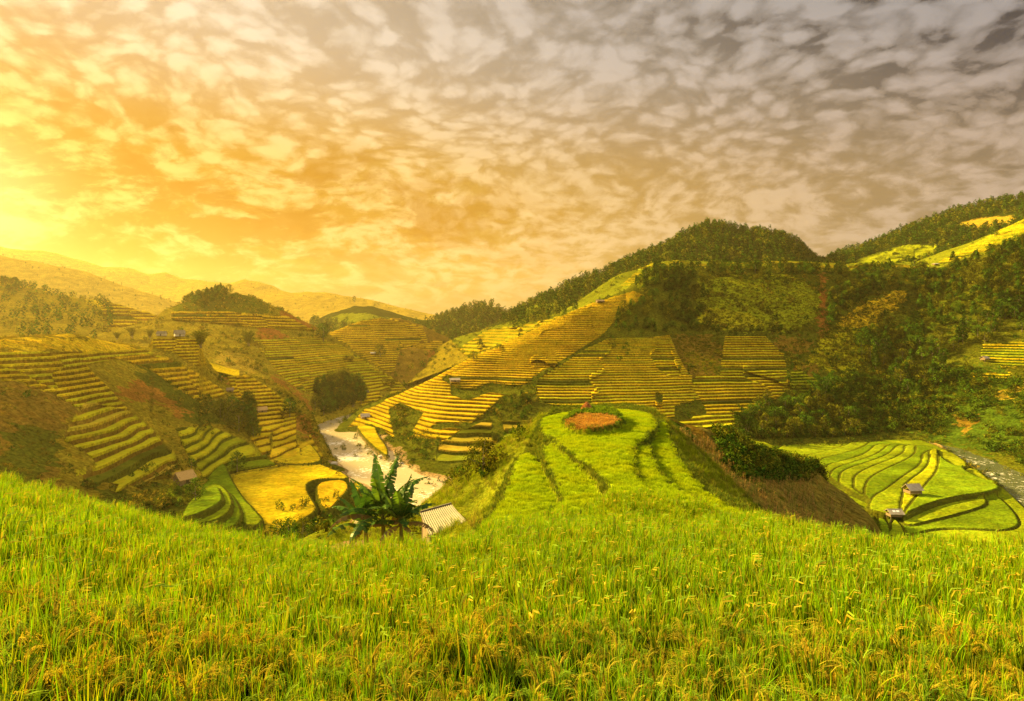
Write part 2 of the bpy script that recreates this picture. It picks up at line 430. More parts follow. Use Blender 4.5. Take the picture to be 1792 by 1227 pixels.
SOILW = plane_poly(smooth_poly([(988, 738), (1000, 726), (1035, 722), (1072, 726), (1086, 735), (1066, 745), (1020, 750), (994, 746)]), -7.6)

def near_surface(X, Y):
    """canopy height of the field, spur and slopes; also class (0 field rice, 1 spur rice, 2 grass slope, 3 bank, 4 garden, 5 soil)"""
    px = CX + F * X / Y
    z, de = canopy(px, Y)
    cls = np.where(Y < de + 0.5, 0, 2)
    # bench with the shed and the banana
    g = np.exp(-(((X + 6.5) / 9.0) ** 2 + ((Y - 41) / 11.0) ** 2))
    zb = -14.9 - 0.10 * (Y - 40) + 0.05 * X - 90 * (1 - sstep(0, .3, g))
    z = np.where((Y > de + 1) & (zb > z), zb, z)
    do = dist_line(OUTW, X, Y, True); ins = inside(OUTW, X, Y)
    do = np.where(ins, -do, do)
    slope_l = 0.62 + 0.25 * (X > 8)
    kb = -9.5 - np.maximum(do, 0) * slope_l - 0.012 * np.maximum(do, 0) ** 2 + 0.7 * fbm(X / 5, Y / 5, 3, 5)
    kb = kb - 2.6 * np.exp(-((X + 3.5) / 4.0) ** 2 - ((Y - 39.5) / 5.0) ** 2)
    far = Y > 22
    up = far & (kb > z); z = np.where(up, kb, z); cls = np.where(up & (do > 0), 2, cls); cls = np.where(up & (do <= 0), 3, cls)
    for poly, lv in reversed(KNOLLW):
        i = inside(poly, X, Y); d = dist_line(poly, X, Y, True)
        lvl = lv + 0.16 * (1 - np.clip(d / 1.2, 0, 1)) * 0 - 0.02 * (Y - 45)* (lv > -8.5)
        pad = np.where(i, lvl - 0.25 * np.exp(-d / 0.25), lvl - 0.25 - 1.9 * d)
        u = (pad > z) & far
        z = np.where(u, pad, z); cls = np.where(u, np.where(i, 1, 3), cls)
    i = inside(DISCW, X, Y); d = dist_line(DISCW, X, Y, True)
    pad = np.where(i, -7.62, -7.62 - 3.0 * d)
    u = (pad > z) & far; z = np.where(u, pad, z); cls = np.where(u, np.where(i, 4, 3), cls)
    cls = np.where(inside(SOILW, X, Y) & (cls == 4), 5, cls)
    return np.maximum(z, -62), cls

def build_near():
    px = np.concatenate([np.arange(-7000, -400, 120.), np.arange(-350, 2150, 3.0), np.arange(2200, 8800, 120.)])
    D = np.concatenate([np.geomspace(0.5, 20, 150), 1 / np.linspace(1 / 20.1, 1 / 72, 430), np.linspace(73, 200, 90)])
    Y = np.repeat(D[:, None], len(px), 1); X = (px[None, :] - CX) / F * Y
    z, cls = near_surface(X, Y)
    drop = np.where(cls == 0, RICE_H, np.where(cls == 1, 0.22, np.where(cls == 2, RICE_H * (1 - sstep(22, 34, D))[:, None], 0.0)))
    z = z - drop + 0.03 * fbm(X / .5, Y / .5, 2, 8) + np.where(Y > 22, 0.10, 0) * fbm(X / 1.4, Y / 1.4, 3, 9)
    C = np.zeros(X.shape + (3,))
    for k, c in enumerate(['bank', 'lime', 'grass', 'bank', 'lush', 'soil']): C[cls == k] = COL[c]
    C[cls == 0] = (.10, .11, .015)
    C[cls == 1] = (.25, .33, .006)
    pt = fbm(X / 6, Y / 6, 4, 15)[..., None]
    C *= 1 + 0.45 * pt
    # bare patches of earth below the shed and on the side terraces
    g = np.exp(-(((X + 10) / 6.0) ** 2 + ((Y - 37) / 7.0) ** 2))
    m = (g + 0.3 * pt[..., 0] > .62) & (cls == 2); C[m] = (.36, .22, .10)
    R = np.where((cls == 1) | (cls == 0), 0.5, 1.0)
    SHEETS['near'] = dict(X=X, Y=Y, Z=z, px=px, SX=CX + F * X / Y, SY=HY - F * z / Y, cls=cls)
    grid_mesh('rice_hillside', X, Y, z, np.clip(C, .004, .8), R, M_NEAR, keep=((px[:-1] > -420) & (px[:-1] < 2260))[None, :] | (D[:-1] < 15)[:, None])

build_near()

# ------------------------------------------------------------------ valley floor with the river and the flat paddies
WL = -60.0
RIVER = [(860, 664, 8), (800, 668, 9), (755, 673, 10), (738, 684, 10), (700, 703, 11), (640, 716, 10), (590, 732, 9), (598, 755, 11.5), (628, 790, 11), (672, 828, 10), (740, 866, 9), (850, 890, 12), (1000, 880, 11), (1150, 842, 11), (1300, 790, 11), (1440, 769, 9), (1560, 761, 9), (1640, 767, 9.5), (1700, 783, 10), (1745, 804, 11), (1792, 835, 12), (1900, 930, 13)]
RW = [plane_pt(a, b, WL) for a, b, w in RIVER]; RWID = [w for a, b, w in RIVER]
L = {}
FAN = {
 'l1': [(1400, 830), (1399, 797), (1440, 789), (1478, 778), (1492, 770)], 'l2': [(1425, 835), (1422, 804), (1471, 793), (1509, 781), (1523, 769)],
 'l3': [(1440, 838), (1436, 813), (1486, 802), (1517, 790), (1533, 772)], 'l4': [(1452, 843), (1449, 820), (1501, 804), (1536, 792), (1556, 772)],
 'l5': [(1466, 850), (1465, 834), (1471, 821), (1525, 804), (1555, 792), (1570, 774)], 'l6': [(1491, 856), (1490, 843), (1493, 829), (1525, 813), (1563, 800), (1581, 789), (1580, 775)],
 'l7': [(1511, 872), (1509, 854), (1517, 834), (1555, 815), (1590, 800), (1601, 788), (1598, 776)],
 'l8': [(1518, 893), (1515, 883), (1525, 866), (1548, 854), (1579, 830), (1610, 811), (1611, 790)],
 'l9': [(1570, 890), (1579, 852), (1583, 842), (1617, 819), (1625, 800), (1622, 785)],
 'l10': [(1575, 897), (1598, 869), (1616, 846), (1637, 823), (1640, 800)]}
CLOSE = [(1640, 783), (1672, 800), (1715, 825), (1762, 852), (1730, 862), (1687, 867), (1640, 878), (1602, 893), (1582, 905)]
LEV = {'l%d' % (i + 1): -59.1 + .23 * i for i in range(10)}
PADS = []
OUTR = [(1350, 785), (1395, 773), (1480, 765), (1600, 765), (1640, 779), (1680, 800), (1730, 832), (1770, 862), (1840, 930), (1840, 1000), (1560, 1000), (1540, 950), (1530, 900), (1500, 885), (1440, 835), (1380, 800)]
PADS.append((plane_poly(smooth_poly(OUTR), -59.4), -59.4, 'lime', 'pad'))
PADS.append((plane_poly(smooth_poly([(1556, 935), (1590, 938), (1640, 925), (1698, 925), (1760, 929), (1788, 921), (1786, 905), (1765, 880), (1735, 858), (1700, 830), (1600, 830), (1545, 890)]), -59.0), -59.0, 'rice', 'side'))
PADS.append((plane_poly(smooth_poly([(1583, 923), (1640, 910), (1702, 894), (1734, 882), (1724, 868), (1700, 850), (1600, 850), (1565, 893)]), -58.5), -58.5, 'lime', 'side'))
PADS.append((plane_poly(smooth_poly([(1578, 905), (1602, 893), (1640, 878), (1687, 866), (1709, 858), (1700, 845), (1640, 800), (1590, 830), (1560, 885)]), -58.0), -58.0, 'rice', 'side'))
for i, k in enumerate(FAN):
    PADS.append((plane_poly(smooth_poly(FAN[k] + CLOSE, 2), LEV[k]), LEV[k], ['lime', 'rice', 'lime', 'rice', 'lime', 'lime', 'rice', 'lime', 'gl', 'rice'][i], 'fan'))
for poly, lv, c in [
    ([(1635, 790), (1655, 783), (1702, 812), (1680, 822), (1655, 812)], -58.3, 'lime'), ([(1676, 823), (1706, 816), (1738, 842), (1742, 850), (1718, 846)], -58.8, 'lime'),
    ([(1550, 930), (1560, 905), (1578, 912), (1590, 940), (1592, 980), (1562, 980)], -59.0, 'lime'), ([(1528, 895), (1545, 893), (1562, 925), (1570, 980), (1550, 980)], -59.2, 'rice'),
    ([(398, 845), (412, 822), (440, 815), (500, 808), (548, 806), (585, 820), (610, 830), (612, 838), (575, 836), (541, 842), (538, 856), (550, 875), (560, 893), (520, 915), (470, 950), (430, 950), (440, 900)], -55.0, 'yellow'),
    ([(552, 845), (575, 840), (608, 838), (613, 855), (598, 872), (578, 893), (562, 890), (552, 868)], -55.15, 'gold'), ([(614, 842), (630, 840), (640, 850), (622, 862)], -57.6, 'yellow'),
    ([(615, 735), (650, 718), (680, 712), (655, 735), (662, 760), (682, 785), (678, 800), (640, 770)], -57.6, 'yellow'),
    ([(470, 782), (520, 760), (545, 775), (565, 800), (560, 810), (500, 812), (470, 806)], -54.0, 'yellow')]:
    PADS.append((plane_poly(smooth_poly(poly), lv), lv, c, 'side' if poly[0][0] > 1500 and poly[0][1] > 880 else 'pad'))

for poly, lv, c in [([(374, 816), (396, 807), (405, 834), (430, 872), (461, 905), (466, 924), (440, 940), (400, 945), (330, 945), (300, 930), (300, 880), (350, 850)], -51.6, 'rice'),
    ([(425, 920), (454, 920), (465, 908), (452, 894), (434, 874), (412, 878), (400, 900)], -50.4, 'lime'), ([(376, 926), (414, 922), (427, 905), (424, 887), (408, 860), (380, 850), (340, 900)], -49.2, 'rice'),
    ([(311, 920), (365, 915), (400, 902), (411, 880), (404, 860), (385, 843), (355, 850), (320, 890)], -47.8, 'lime'), ([(311, 903), (334, 867), (383, 845), (393, 866), (392, 877), (360, 895), (329, 905)], -46.2, 'rice')]:
    PADS.append((plane_poly(smooth_poly(poly), lv), lv, c, 'side'))

def build_valley():
    px = np.arange(-450, 2300, 1.9)
    D = 1 / np.linspace(1 / 118, 1 / 900, 900); D = D[::1]
    Y = np.repeat(D[:, None], len(px), 1); X = (px[None, :] - CX) / F * Y
    z = -58.6 + 1.2 * fbm(X / 30, Y / 30, 4, 3) + 0.4 * fbm(X / 4, Y / 4, 3, 4)
    d = np.full(X.shape, 1e9)
    for i in range(len(RW) - 1):
        (ax, ay), (bx, by) = RW[i], RW[i + 1]; vx, vy = bx - ax, by - ay
        t = np.clip(((X - ax) * vx + (Y - ay) * vy) / (vx * vx + vy * vy), 0, 1)
        d = np.minimum(d, np.hypot(X - ax - t * vx, Y - ay - t * vy) - (RWID[i] + t * (RWID[i + 1] - RWID[i])))
    d = d + 3.0 * fbm(X / 16, Y / 16, 3, 12)
    bed = -61.5 + 0.8 * fbm(X / 8, Y / 8, 4, 21) + 0.5 * fbm(X / 2, Y / 2, 3, 22)
    t = sstep(-3, 9, d)
    z = bed * (1 - t) + z * t
    C = np.zeros(X.shape + (3,)); C[:] = COL['scrub']
    pt = fbm(X / 12, Y / 12, 4, 33)
    sand = (d < np.where(X > 40, 1.0, 4.5) + 6 * pt); C[sand] = COL['sand']
    dirt = (d < 7 + 7 * pt) & ~sand; C[dirt] = (.28, .19, .07)
    R = np.full(X.shape, 1.0)
    for poly, lv, c, kind in PADS:
        i = inside(poly, X, Y)
        if kind in ('fan', 'side'): i = i & (z < lv + 0.05)
        dd = np.full(X.shape, 99.0); dd[i] = dist_line(poly, X[i], Y[i], True)
        edge = i & (dd < (1.0 if kind == 'fan' else 0.75))
        z[i] = (lv + 0.05 * fbm(X / 3, Y / 3, 2, 6))[i]
        z[edge] -= 0.45
        C[i] = np.array(COL[c]) * np.array([.76, .86, .8] if (kind in ('fan', 'side') or lv == -59.4) else [1., 1., 1.]) * (1 + 0.28 * pt[i])[:, None] * random.uniform(.85, 1.12) * (1 + .22 * fbm(X[i] / 3.5, Y[i] / 1.2, 3, 44))[:, None]; R[i] = 0.45
        C[edge] = np.array(COL['bank']) * 0.8
    # faces that climb from one level to the next are grassy banks
    gz = np.abs(np.gradient(z, axis=0)) + np.abs(np.gradient(z, axis=1))
    st = (gz > 0.32) & (d > 10); C[st] = np.array(COL['bank']) * 0.8
    C *= (1 + 0.3 * pt)[..., None]
    SHEETS['valley'] = dict(X=X, Y=Y, Z=z, px=px, SX=np.broadcast_to(px[None, :], X.shape), SY=HY - F * z / Y, d=d)
    grid_mesh('valley_floor', X, Y, z, np.clip(C, .004, .8), R, M_HILL)
    # water
    m = bpy.data.materials.new('river_water'); m.use_nodes = True; N = NT(m.node_tree); N.n.clear()
    pos = N.node('ShaderNodeNewGeometry').outputs['Position']
    ps = N.v('MULTIPLY', pos, (1, 1, 1))
    foam = N.mapr(N.m('MULTIPLY', N.noise(ps, 0.55, 6, 0.7), N.m('ADD', 0.4, N.noise(ps, 0.06, 2, 0.5))), 0.50, 0.60)
    p = N.node('ShaderNodeBsdfPrincipled'); p.inputs['Roughness'].default_value = 0.16
    silt = N.mix(N.noise(ps, 0.12, 4, .6), (.42, .33, .19), (.33, .26, .15))
    sx_ = N.node('ShaderNodeSeparateXYZ'); N.put(sx_.inputs[0], pos)
    silt = N.mix(N.mapr(sx_.outputs[0], 0, 120), silt, (.075, .085, .045))
    N.put(p.inputs['Base Color'], N.mix(foam, silt, (.75, .70, .6))); p.inputs['IOR'].default_value = 1.33
    p.inputs['Specular IOR Level'].default_value = 1.0
    b = N.node('ShaderNodeBump'); b.inputs['Strength'].default_value = 0.35; b.inputs['Distance'].default_value = 0.25
    N.put(b.inputs['Height'], N.noise(ps, 0.7, 5, 0.65)); N.l.new(b.outputs[0], p.inputs['Normal'])
    o = N.node('ShaderNodeOutputMaterial'); N.l.new(p.outputs[0], o.inputs[0])
    # ribbon along the centre line, wide enough to meet the banks
    pts = smooth_poly([(a[0], a[1], 0) for a in RW], 2, False) if False else None
    xs = np.array([a[0] for a in RW]); ys = np.array([a[1] for a in RW]); ws = np.array(RWID, float) + 9
    s = np.concatenate([[0], np.cumsum(np.hypot(np.diff(xs), np.diff(ys)))]); q = np.linspace(0, s[-1], 160)
    xs, ys, ws = np.interp(q, s, xs), np.interp(q, s, ys), np.interp(q, s, ws)
    k = np.ones(5) / 5
    xs[2:-2] = np.convolve(xs, k, 'valid'); ys[2:-2] = np.convolve(ys, k, 'valid')
    tx, ty = np.gradient(xs), np.gradient(ys); n = np.hypot(tx, ty); nx, ny = -ty / n, tx / n
    W = 9
    off = np.linspace(-1, 1, W)
    gx = xs[:, None] + nx[:, None] * ws[:, None] * off; gy = ys[:, None] + ny[:, None] * ws[:, None] * off
    grid_mesh('river_water', gx, gy, np.full(gx.shape, WL), np.ones(gx.shape + (3,)), np.zeros(gx.shape), m)

build_valley()

# ------------------------------------------------------------------ hills
OLIVE = 'grass'
# near left hill
sheet('near_hill', {
 -220: [(900, 120), (760, 150), (680, 168), (620, 188), (592, 203)],
 0: [(900, 122), (770, 150), (690, 168), (622, 190), (592, 205)],
 100: [(930, 128), (800, 160), (700, 182), (625, 205), (590, 224)],
 200: [(930, 135), (830, 168), (730, 198), (640, 235), (596, 262)],
 280: [(950, 140), (840, 178), (750, 215), (665, 255), (604, 288)],
 340: [(950, 148), (840, 185), (765, 222), (690, 262), (640, 296)],
 400: [(960, 150), (830, 215), (765, 250), (705, 284), (664, 306)],
 480: [(930, 185), (815, 228), (765, 262), (715, 294), (686, 315)],
 540: [(930, 190), (822, 232), (790, 258), (755, 285), (728, 302)],
 590: [(930, 195), (850, 225), (842, 232), (832, 240), (815, 250)],
 640: [(990, 195), (930, 225), (900, 235), (890, 240), (880, 250)]},
 rows=950, step=1.6,
 crest=[(-220, 594), (0, 592), (60, 590), (120, 589), (200, 597), (262, 604), (268, 592), (300, 590), (348, 592), (356, 618), (375, 645), (395, 658), (430, 655), (470, 668), (500, 682), (530, 708), (548, 735), (560, 765), (575, 795), (600, 822), (640, 850)],
 base='olive', macro=(30, 1.6), smooth=16,
 paint=[([(-220, 590), (260, 585), (280, 603), (200, 612), (0, 616), (-220, 620)], 'gold', .8),
        ([(-220, 660), (20, 664), (90, 690), (150, 735), (115, 760), (130, 790), (110, 830), (160, 900), (-220, 900)], 'brown', 1.0),
        ([(20, 730), (110, 745), (120, 800), (60, 850), (-20, 850)], 'scrub', 1.0),
        ([(190, 690), (225, 668), (262, 660), (300, 695), (335, 722), (330, 740), (260, 738), (225, 720)], 'soil', .9),
        ([(150, 650), (230, 645), (255, 662), (190, 690), (160, 672)], 'olive', 1.0),
        ([(225, 640), (262, 640), (300, 668), (345, 690), (400, 705), (425, 745), (330, 745), (330, 720), (270, 672)], 'scrub', 1.0),
        ([(370, 650), (420, 650), (500, 690), (548, 735), (560, 790), (530, 760), (460, 700)], 'soil', .9),
        ([(385, 575), (470, 585), (500, 640), (540, 700), (540, 730), (470, 690), (400, 655), (350, 620)], 'olive', 1.0),
        ([(110, 700), (330, 700), (340, 900), (110, 900)], 'olive', 1.0),
        ([(140, 860), (330, 840), (340, 930), (140, 930)], 'scrub', 1.0)],
 terr=[dict(poly=[(-220, 612), (0, 617), (250, 612), (300, 628), (330, 645), (245, 640), (210, 625), (150, 640), (185, 675), (225, 718), (160, 728), (95, 690), (20, 662), (-220, 660)], h=1.9, c='yellow', c2='gl', b='drybank', wave=.4, block=400, a=.45),
       dict(poly=[(150, 700), (222, 716), (262, 745), (305, 790), (318, 812), (240, 850), (150, 840), (118, 800), (112, 760), (130, 725)], h=2.1, c='dry', c2='gl', b='brown', wave=.5, block=500, a=.55),
       dict(poly=[(262, 620), (300, 625), (352, 655), (398, 688), (350, 700), (300, 672), (255, 642), (200, 625)], h=2.1, c='yellow', c2='gold', b='drybank', wave=.4, block=500, a=.5),
       dict(poly=[(262, 588), (352, 592), (362, 640), (345, 640), (300, 615), (262, 606)], h=1.7, c='yellow', b='drybank', a=.45),
       dict(poly=[(395, 656), (432, 655), (475, 680), (505, 705), (540, 755), (568, 800), (560, 812), (470, 806), (440, 770), (440, 745), (415, 700)], h=1.7, c='yellow', c2='gold', b='drybank', wave=.9, block=60, a=.42),
       dict(poly=[(308, 750), (360, 742), (430, 770), (470, 800), (490, 815), (405, 830), (380, 860), (330, 800)], h=1.9, c='rice', c2='gl', b='bank', wave=.9, block=300, a=.5)])
# green steps below the thatched hut
sheet('hut_mound', {
 180: [(1020, 105), (960, 120), (925, 128), (905, 136), (892, 142)], 240: [(1010, 108), (940, 128), (905, 140), (885, 150), (868, 158)],
 300: [(1010, 108), (930, 135), (890, 148), (868, 156), (848, 166)], 335: [(1010, 108), (935, 132), (900, 144), (872, 154), (850, 166)],
 365: [(1080, 110), (1000, 128), (960, 138), (935, 146), (905, 156)], 400: [(1200, 110), (1150, 128), (1100, 138), (1060, 146), (1040, 156)]},
 rows=260, step=1.6, base='scrub', macro=(18, 1.0), meso=(5, .35), smooth=7, back=[(6, -1), (14, -7), (30, -22)],
 terr=[dict(poly=[(250, 868), (305, 850), (330, 858), (300, 872), (255, 880)], h=1.4, c='rice', b='bank', a=.4)])
# middle-left terraced hill and the hill behind it
sheet('terraced_hill', {
 120: [(700, 255), (640, 315), (600, 400), (588, 450), (580, 500)], 180: [(700, 265), (640, 320), (600, 400), (585, 450), (572, 500)],
 300: [(700, 300), (640, 345), (598, 420), (560, 490), (535, 555)], 385: [(720, 315), (670, 345), (618, 405), (558, 480), (515, 560)],
 470: [(760, 318), (710, 338), (640, 400), (588, 462), (530, 545)], 560: [(770, 330), (718, 395), (655, 440), (615, 485), (577, 540)],
 620: [(780, 330), (722, 410), (685, 445), (650, 490), (610, 555)], 690: [(740, 400), (716, 440), (695, 462), (680, 485), (665, 505)],
 730: [(740, 420), (728, 430), (722, 440), (718, 450), (712, 470)]},
 rows=700, step=1.6,
 crest=[(120, 582), (200, 572), (270, 560), (285, 545), (315, 532), (345, 524), (370, 521), (400, 516), (430, 518), (460, 527), (500, 545), (540, 566), (560, 576), (600, 602), (650, 638), (700, 668), (730, 700)],
 base='olive', macro=(45, 2.5), smooth=16,
 paint=[([(300, 535), (350, 515), (470, 515), (480, 548), (400, 550), (300, 560)], 'scrub', 1), ([(445, 570), (485, 575), (510, 592), (450, 595)], 'scar', .8),
        ([(490, 540), (560, 576), (550, 580), (490, 555)], 'scar', .8), ([(350, 600), (440, 600), (480, 650), (550, 720), (470, 700), (380, 650)], 'olive', 1),
        ([(370, 615), (430, 620), (460, 650), (400, 655)], 'dry', .8), ([(480, 650), (555, 715), (540, 735), (470, 680)], 'soil', .8)],
 terr=[dict(poly=[(300, 545), (400, 545), (500, 552), (552, 580), (450, 572), (300, 560)], h=2.6, c='yellow', c2='gold', b='drybank'),
       dict(poly=[(440, 594), (555, 592), (600, 605), (650, 638), (700, 668), (735, 690), (715, 708), (650, 712), (520, 680), (490, 655), (470, 630)], h=1.75, c='yellow', c2='gl', b='drybank', block=75, wave=.5)])
sheet('round_hill', {
 520: [(660, 470), (625, 520), (605, 580), (595, 620), (590, 650)], 600: [(690, 480), (650, 520), (615, 580), (590, 640), (570, 690)],
 665: [(692, 530), (660, 570), (615, 620), (580, 670), (555, 710)], 740: [(690, 545), (660, 580), (625, 630), (595, 680), (572, 710)],
 800: [(680, 590), (665, 610), (645, 640), (620, 680), (598, 710)], 840: [(680, 600), (672, 620), (662, 650), (650, 690), (635, 720)], 880: [(690, 600), (685, 620), (680, 650), (676, 690), (672, 720)]},
 rows=320, step=1.8, crest=[(520, 592), (570, 585), (600, 574), (630, 562), (665, 555), (700, 559), (740, 571), (780, 588), (808, 602), (824, 618), (840, 640), (880, 672)],
 base='brown', macro=(45, 2.5), smooth=14,
 paint=[([(720, 590), (830, 600), (840, 680), (700, 690), (680, 640)], 'brown', 1), ([(740, 600), (800, 610), (820, 650), (760, 660)], 'soil', .9)],
 terr=[dict(poly=[(570, 570), (665, 552), (740, 570), (750, 600), (700, 612), (690, 650), (640, 650), (600, 620), (560, 600)], h=2.1, c='yellow', c2='gold', b='drybank'),
       dict(poly=[(700, 600), (770, 596), (800, 612), (740, 612)], h=2.1, c='gold', b='drybank')])
# the great terraced slope in the middle, running into the wooded slope on the right
sheet('great_terraced_slope', {
 560: [(840, 232), (800, 270), (785, 290), (775, 310), (765, 330)], 610: [(810, 265), (748, 345), (742, 352), (738, 358), (735, 365)],
 650: [(800, 270), (760, 322), (738, 345), (722, 362), (708, 380)], 700: [(830, 245), (795, 278), (750, 312), (715, 345), (688, 375)],
 760: [(860, 220), (800, 258), (745, 298), (700, 340), (660, 385)], 830: [(880, 210), (800, 258), (740, 300), (680, 350), (623, 410)],
 900: [(880, 208), (800, 256), (735, 300), (660, 360), (592, 425)], 1000: [(870, 213), (790, 265), (715, 315), (630, 375), (545, 450)],
 1100: [(850, 222), (780, 275), (690, 335), (600, 400), (512, 470)], 1230: [(800, 262), (740, 312), (660, 362), (580, 420), (468, 520)],
 1430: [(790, 282), (745, 322), (660, 368), (580, 422), (470, 520)], 1560: [(778, 298), (730, 335), (640, 392), (555, 452), (462, 530)],
 1640: [(785, 295), (735, 325), (650, 372), (555, 440), (455, 520)], 1700: [(810, 265), (755, 302), (660, 352), (560, 412), (425, 505)],
 1792: [(850, 225), (790, 262), (680, 325), (570, 385), (398, 500)], 1980: [(950, 165), (860, 200), (700, 285), (560, 350), (340, 480)]},
 rows=1100, step=1.6, px0=575,
 crest=[(560, 770), (600, 742), (620, 726), (640, 712), (700, 688), (760, 660), (800, 638), (830, 622), (870, 606), (930, 578), (1000, 545), (1060, 522), (1095, 508), (1110, 497), (1140, 478), (1180, 474), (1230, 472), (1320, 470), (1430, 474), (1500, 478), (1560, 468), (1600, 472), (1640, 470), (1700, 455), (1750, 436), (1800, 420), (1980, 362)],
 base='scrub', macro=(45, 2.2), smooth=22,
 paint=[([(1225, 480), (1432, 484), (1432, 580), (1230, 580), (1215, 520)], 'lime', .9), ([(1220, 538), (1300, 545), (1340, 560), (1330, 576), (1225, 574)], 'gl', .8),
        ([(1432, 478), (1446, 478), (1444, 590), (1432, 600)], 'scar', .9), ([(1448, 510), (1454, 510), (1450, 590), (1444, 600)], 'scar', .9),
        ([(1462, 572), (1475, 555), (1500, 540), (1545, 515), (1590, 506), (1582, 530), (1545, 560), (1535, 575), (1500, 572)], 'gold', .9),
        ([(1460, 575), (1545, 578), (1560, 590), (1530, 600), (1520, 640), (1440, 650), (1405, 640), (1430, 600)], 'gl', .9),
        ([(1540, 545), (1590, 540), (1590, 580), (1535, 578)], 'grass', .9),
        ([(1168, 586), (1260, 588), (1266, 657), (1200, 660), (1180, 620)], 'brown', 1.0), ([(1345, 590), (1425, 592), (1410, 620), (1370, 615)], 'brown', .9), ([(1490, 690), (1560, 690), (1575, 720), (1530, 748), (1480, 735)], 'corn', 1.0),
        ([(1640, 640), (1792, 640), (1792, 800), (1600, 770), (1590, 720)], 'lush', 1), ([(1745, 690), (1792, 668), (1820, 650), (1810, 672), (1792, 685), (1750, 700)], 'dry', .7),
        ([(1668, 728), (1690, 735), (1715, 722), (1702, 745), (1690, 768), (1684, 745)], 'brown', .8), ([(1395, 640), (1440, 635), (1430, 660), (1390, 660)], 'brown', .8),
        ([(680, 715), (715, 712), (738, 726), (728, 745), (725, 772), (700, 760), (688, 768)], 'scrub', 1.0), ([(1105, 500), (1150, 478), (1180, 480), (1120, 505)], 'lime', .6)],
 terr=[dict(poly=[(608, 748), (640, 712), (700, 686), (830, 621), (1000, 543), (1108, 509), (1128, 518), (1078, 558), (1052, 588), (1005, 618), (960, 643), (932, 660), (925, 688), (880, 694), (845, 728), (780, 768), (712, 768), (742, 722), (700, 705), (680, 715), (690, 765), (650, 740)], h=1.5, c='gold', c2='yellow', b='drybank', block=900, wave=.35),
       dict(poly=[(1062, 592), (1172, 588), (1185, 620), (1205, 656), (1260, 655), (1268, 590), (1340, 590), (1372, 620), (1382, 680), (1290, 748), (1200, 748), (1145, 722), (955, 706), (936, 688), (942, 662), (1008, 622)], h=1.42, c='yellow', c2='gl', b='drybank', block=150, wave=.35, wild=.08),
       dict(poly=[(770, 770), (850, 735), (925, 735), (925, 800), (860, 850), (740, 835), (760, 800)], h=2.2, c='dry', c2='grass', b='bank', block=150, wave=.5, wild=.15),
       dict(poly=[(1385, 650), (1440, 640), (1430, 700), (1380, 710)], h=1.5, c='lime', b='bank', block=500),
       dict(poly=[(1720, 602), (1800, 595), (1800, 640), (1760, 642), (1715, 628)], h=1.4, c='yellow', c2='lime', b='lush', block=500),
       dict(poly=[(1700, 652), (1770, 650), (1765, 662), (1700, 662)], h=1.4, c='yellow', b='lush', block=500)])
# right-hand spur with dry corn, and the little terraced bench below it
sheet('corn_spur', {
 1120: [(900, 40), (860, 55), (810, 70), (765, 82), (733, 90)], 1160: [(900, 42), (850, 58), (800, 72), (760, 84), (735, 92)],
 1250: [(935, 44), (880, 58), (830, 72), (790, 84), (760, 94)], 1350: [(985, 44), (930, 58), (880, 72), (835, 84), (796, 96)],
 1420: [(1010, 45), (960, 58), (910, 72), (865, 86), (826, 100)], 1480: [(1030, 45), (985, 58), (940, 72), (900, 84), (866, 96)],
 1520: [(1050, 45), (1000, 58), (965, 70), (935, 78), (905, 86)], 1560: [(1070, 45), (1030, 56), (1010, 64), (985, 72), (965, 80)], 1640: [(1140, 45), (1110, 54), (1090, 60), (1075, 66), (1065, 72)]},
 rows=330, step=2.2, crest=[(1120, 745), (1140, 733), (1165, 728), (1200, 741), (1240, 752), (1280, 768), (1320, 790), (1370, 806), (1410, 815), (1428, 824), (1445, 842), (1485, 870), (1520, 905), (1560, 962), (1640, 1065)],
 base='corn', macro=(14, .5), meso=(2.5, .18), smooth=10, back=[(4, -1), (12, -8), (45, -40)],
 paint=[([(1110, 735), (1170, 745), (1210, 800), (1290, 868), (1345, 905), (1290, 905), (1180, 830), (1150, 780)], 'lush', 1), ([(1150, 722), (1230, 745), (1270, 800), (1230, 800), (1170, 750)], 'brown', 1),
        ([(1250, 755), (1330, 790), (1430, 815), (1430, 838), (1340, 835), (1290, 830), (1270, 800)], 'scrub', 1)])
sheet('terraced_bench', {
 1180: [(860, 110), (830, 125), (805, 140), (785, 155), (765, 168)], 1260: [(860, 112), (832, 128), (805, 145), (782, 160), (760, 176)],
 1330: [(870, 115), (845, 130), (815, 148), (790, 164), (766, 180)], 1395: [(880, 118), (862, 130), (842, 145), (825, 160), (806, 175)],
 1440: [(900, 118), (885, 130), (870, 145), (858, 158), (845, 170)], 1500: [(960, 120), (950, 130), (940, 145), (930, 158), (920, 170)]},
 rows=160, step=2.0, crest=[(1180, 762), (1215, 754), (1260, 758), (1300, 765), (1340, 775), (1375, 790), (1400, 806), (1440, 838), (1500, 915)], base='lime', macro=(14, .6), meso=(3, .2), smooth=9, back=[(6, -2), (18, -14), (40, -34)],
 paint=[([(1180, 750), (1290, 770), (1300, 830), (1180, 830)], 'grass', 1)],
 terr=[dict(poly=[(1300, 765), (1345, 772), (1402, 805), (1410, 830), (1310, 825)], h=1.3, c='lime', c2='yellow', b='drybank', wave=1.2, block=900, a=.4)])
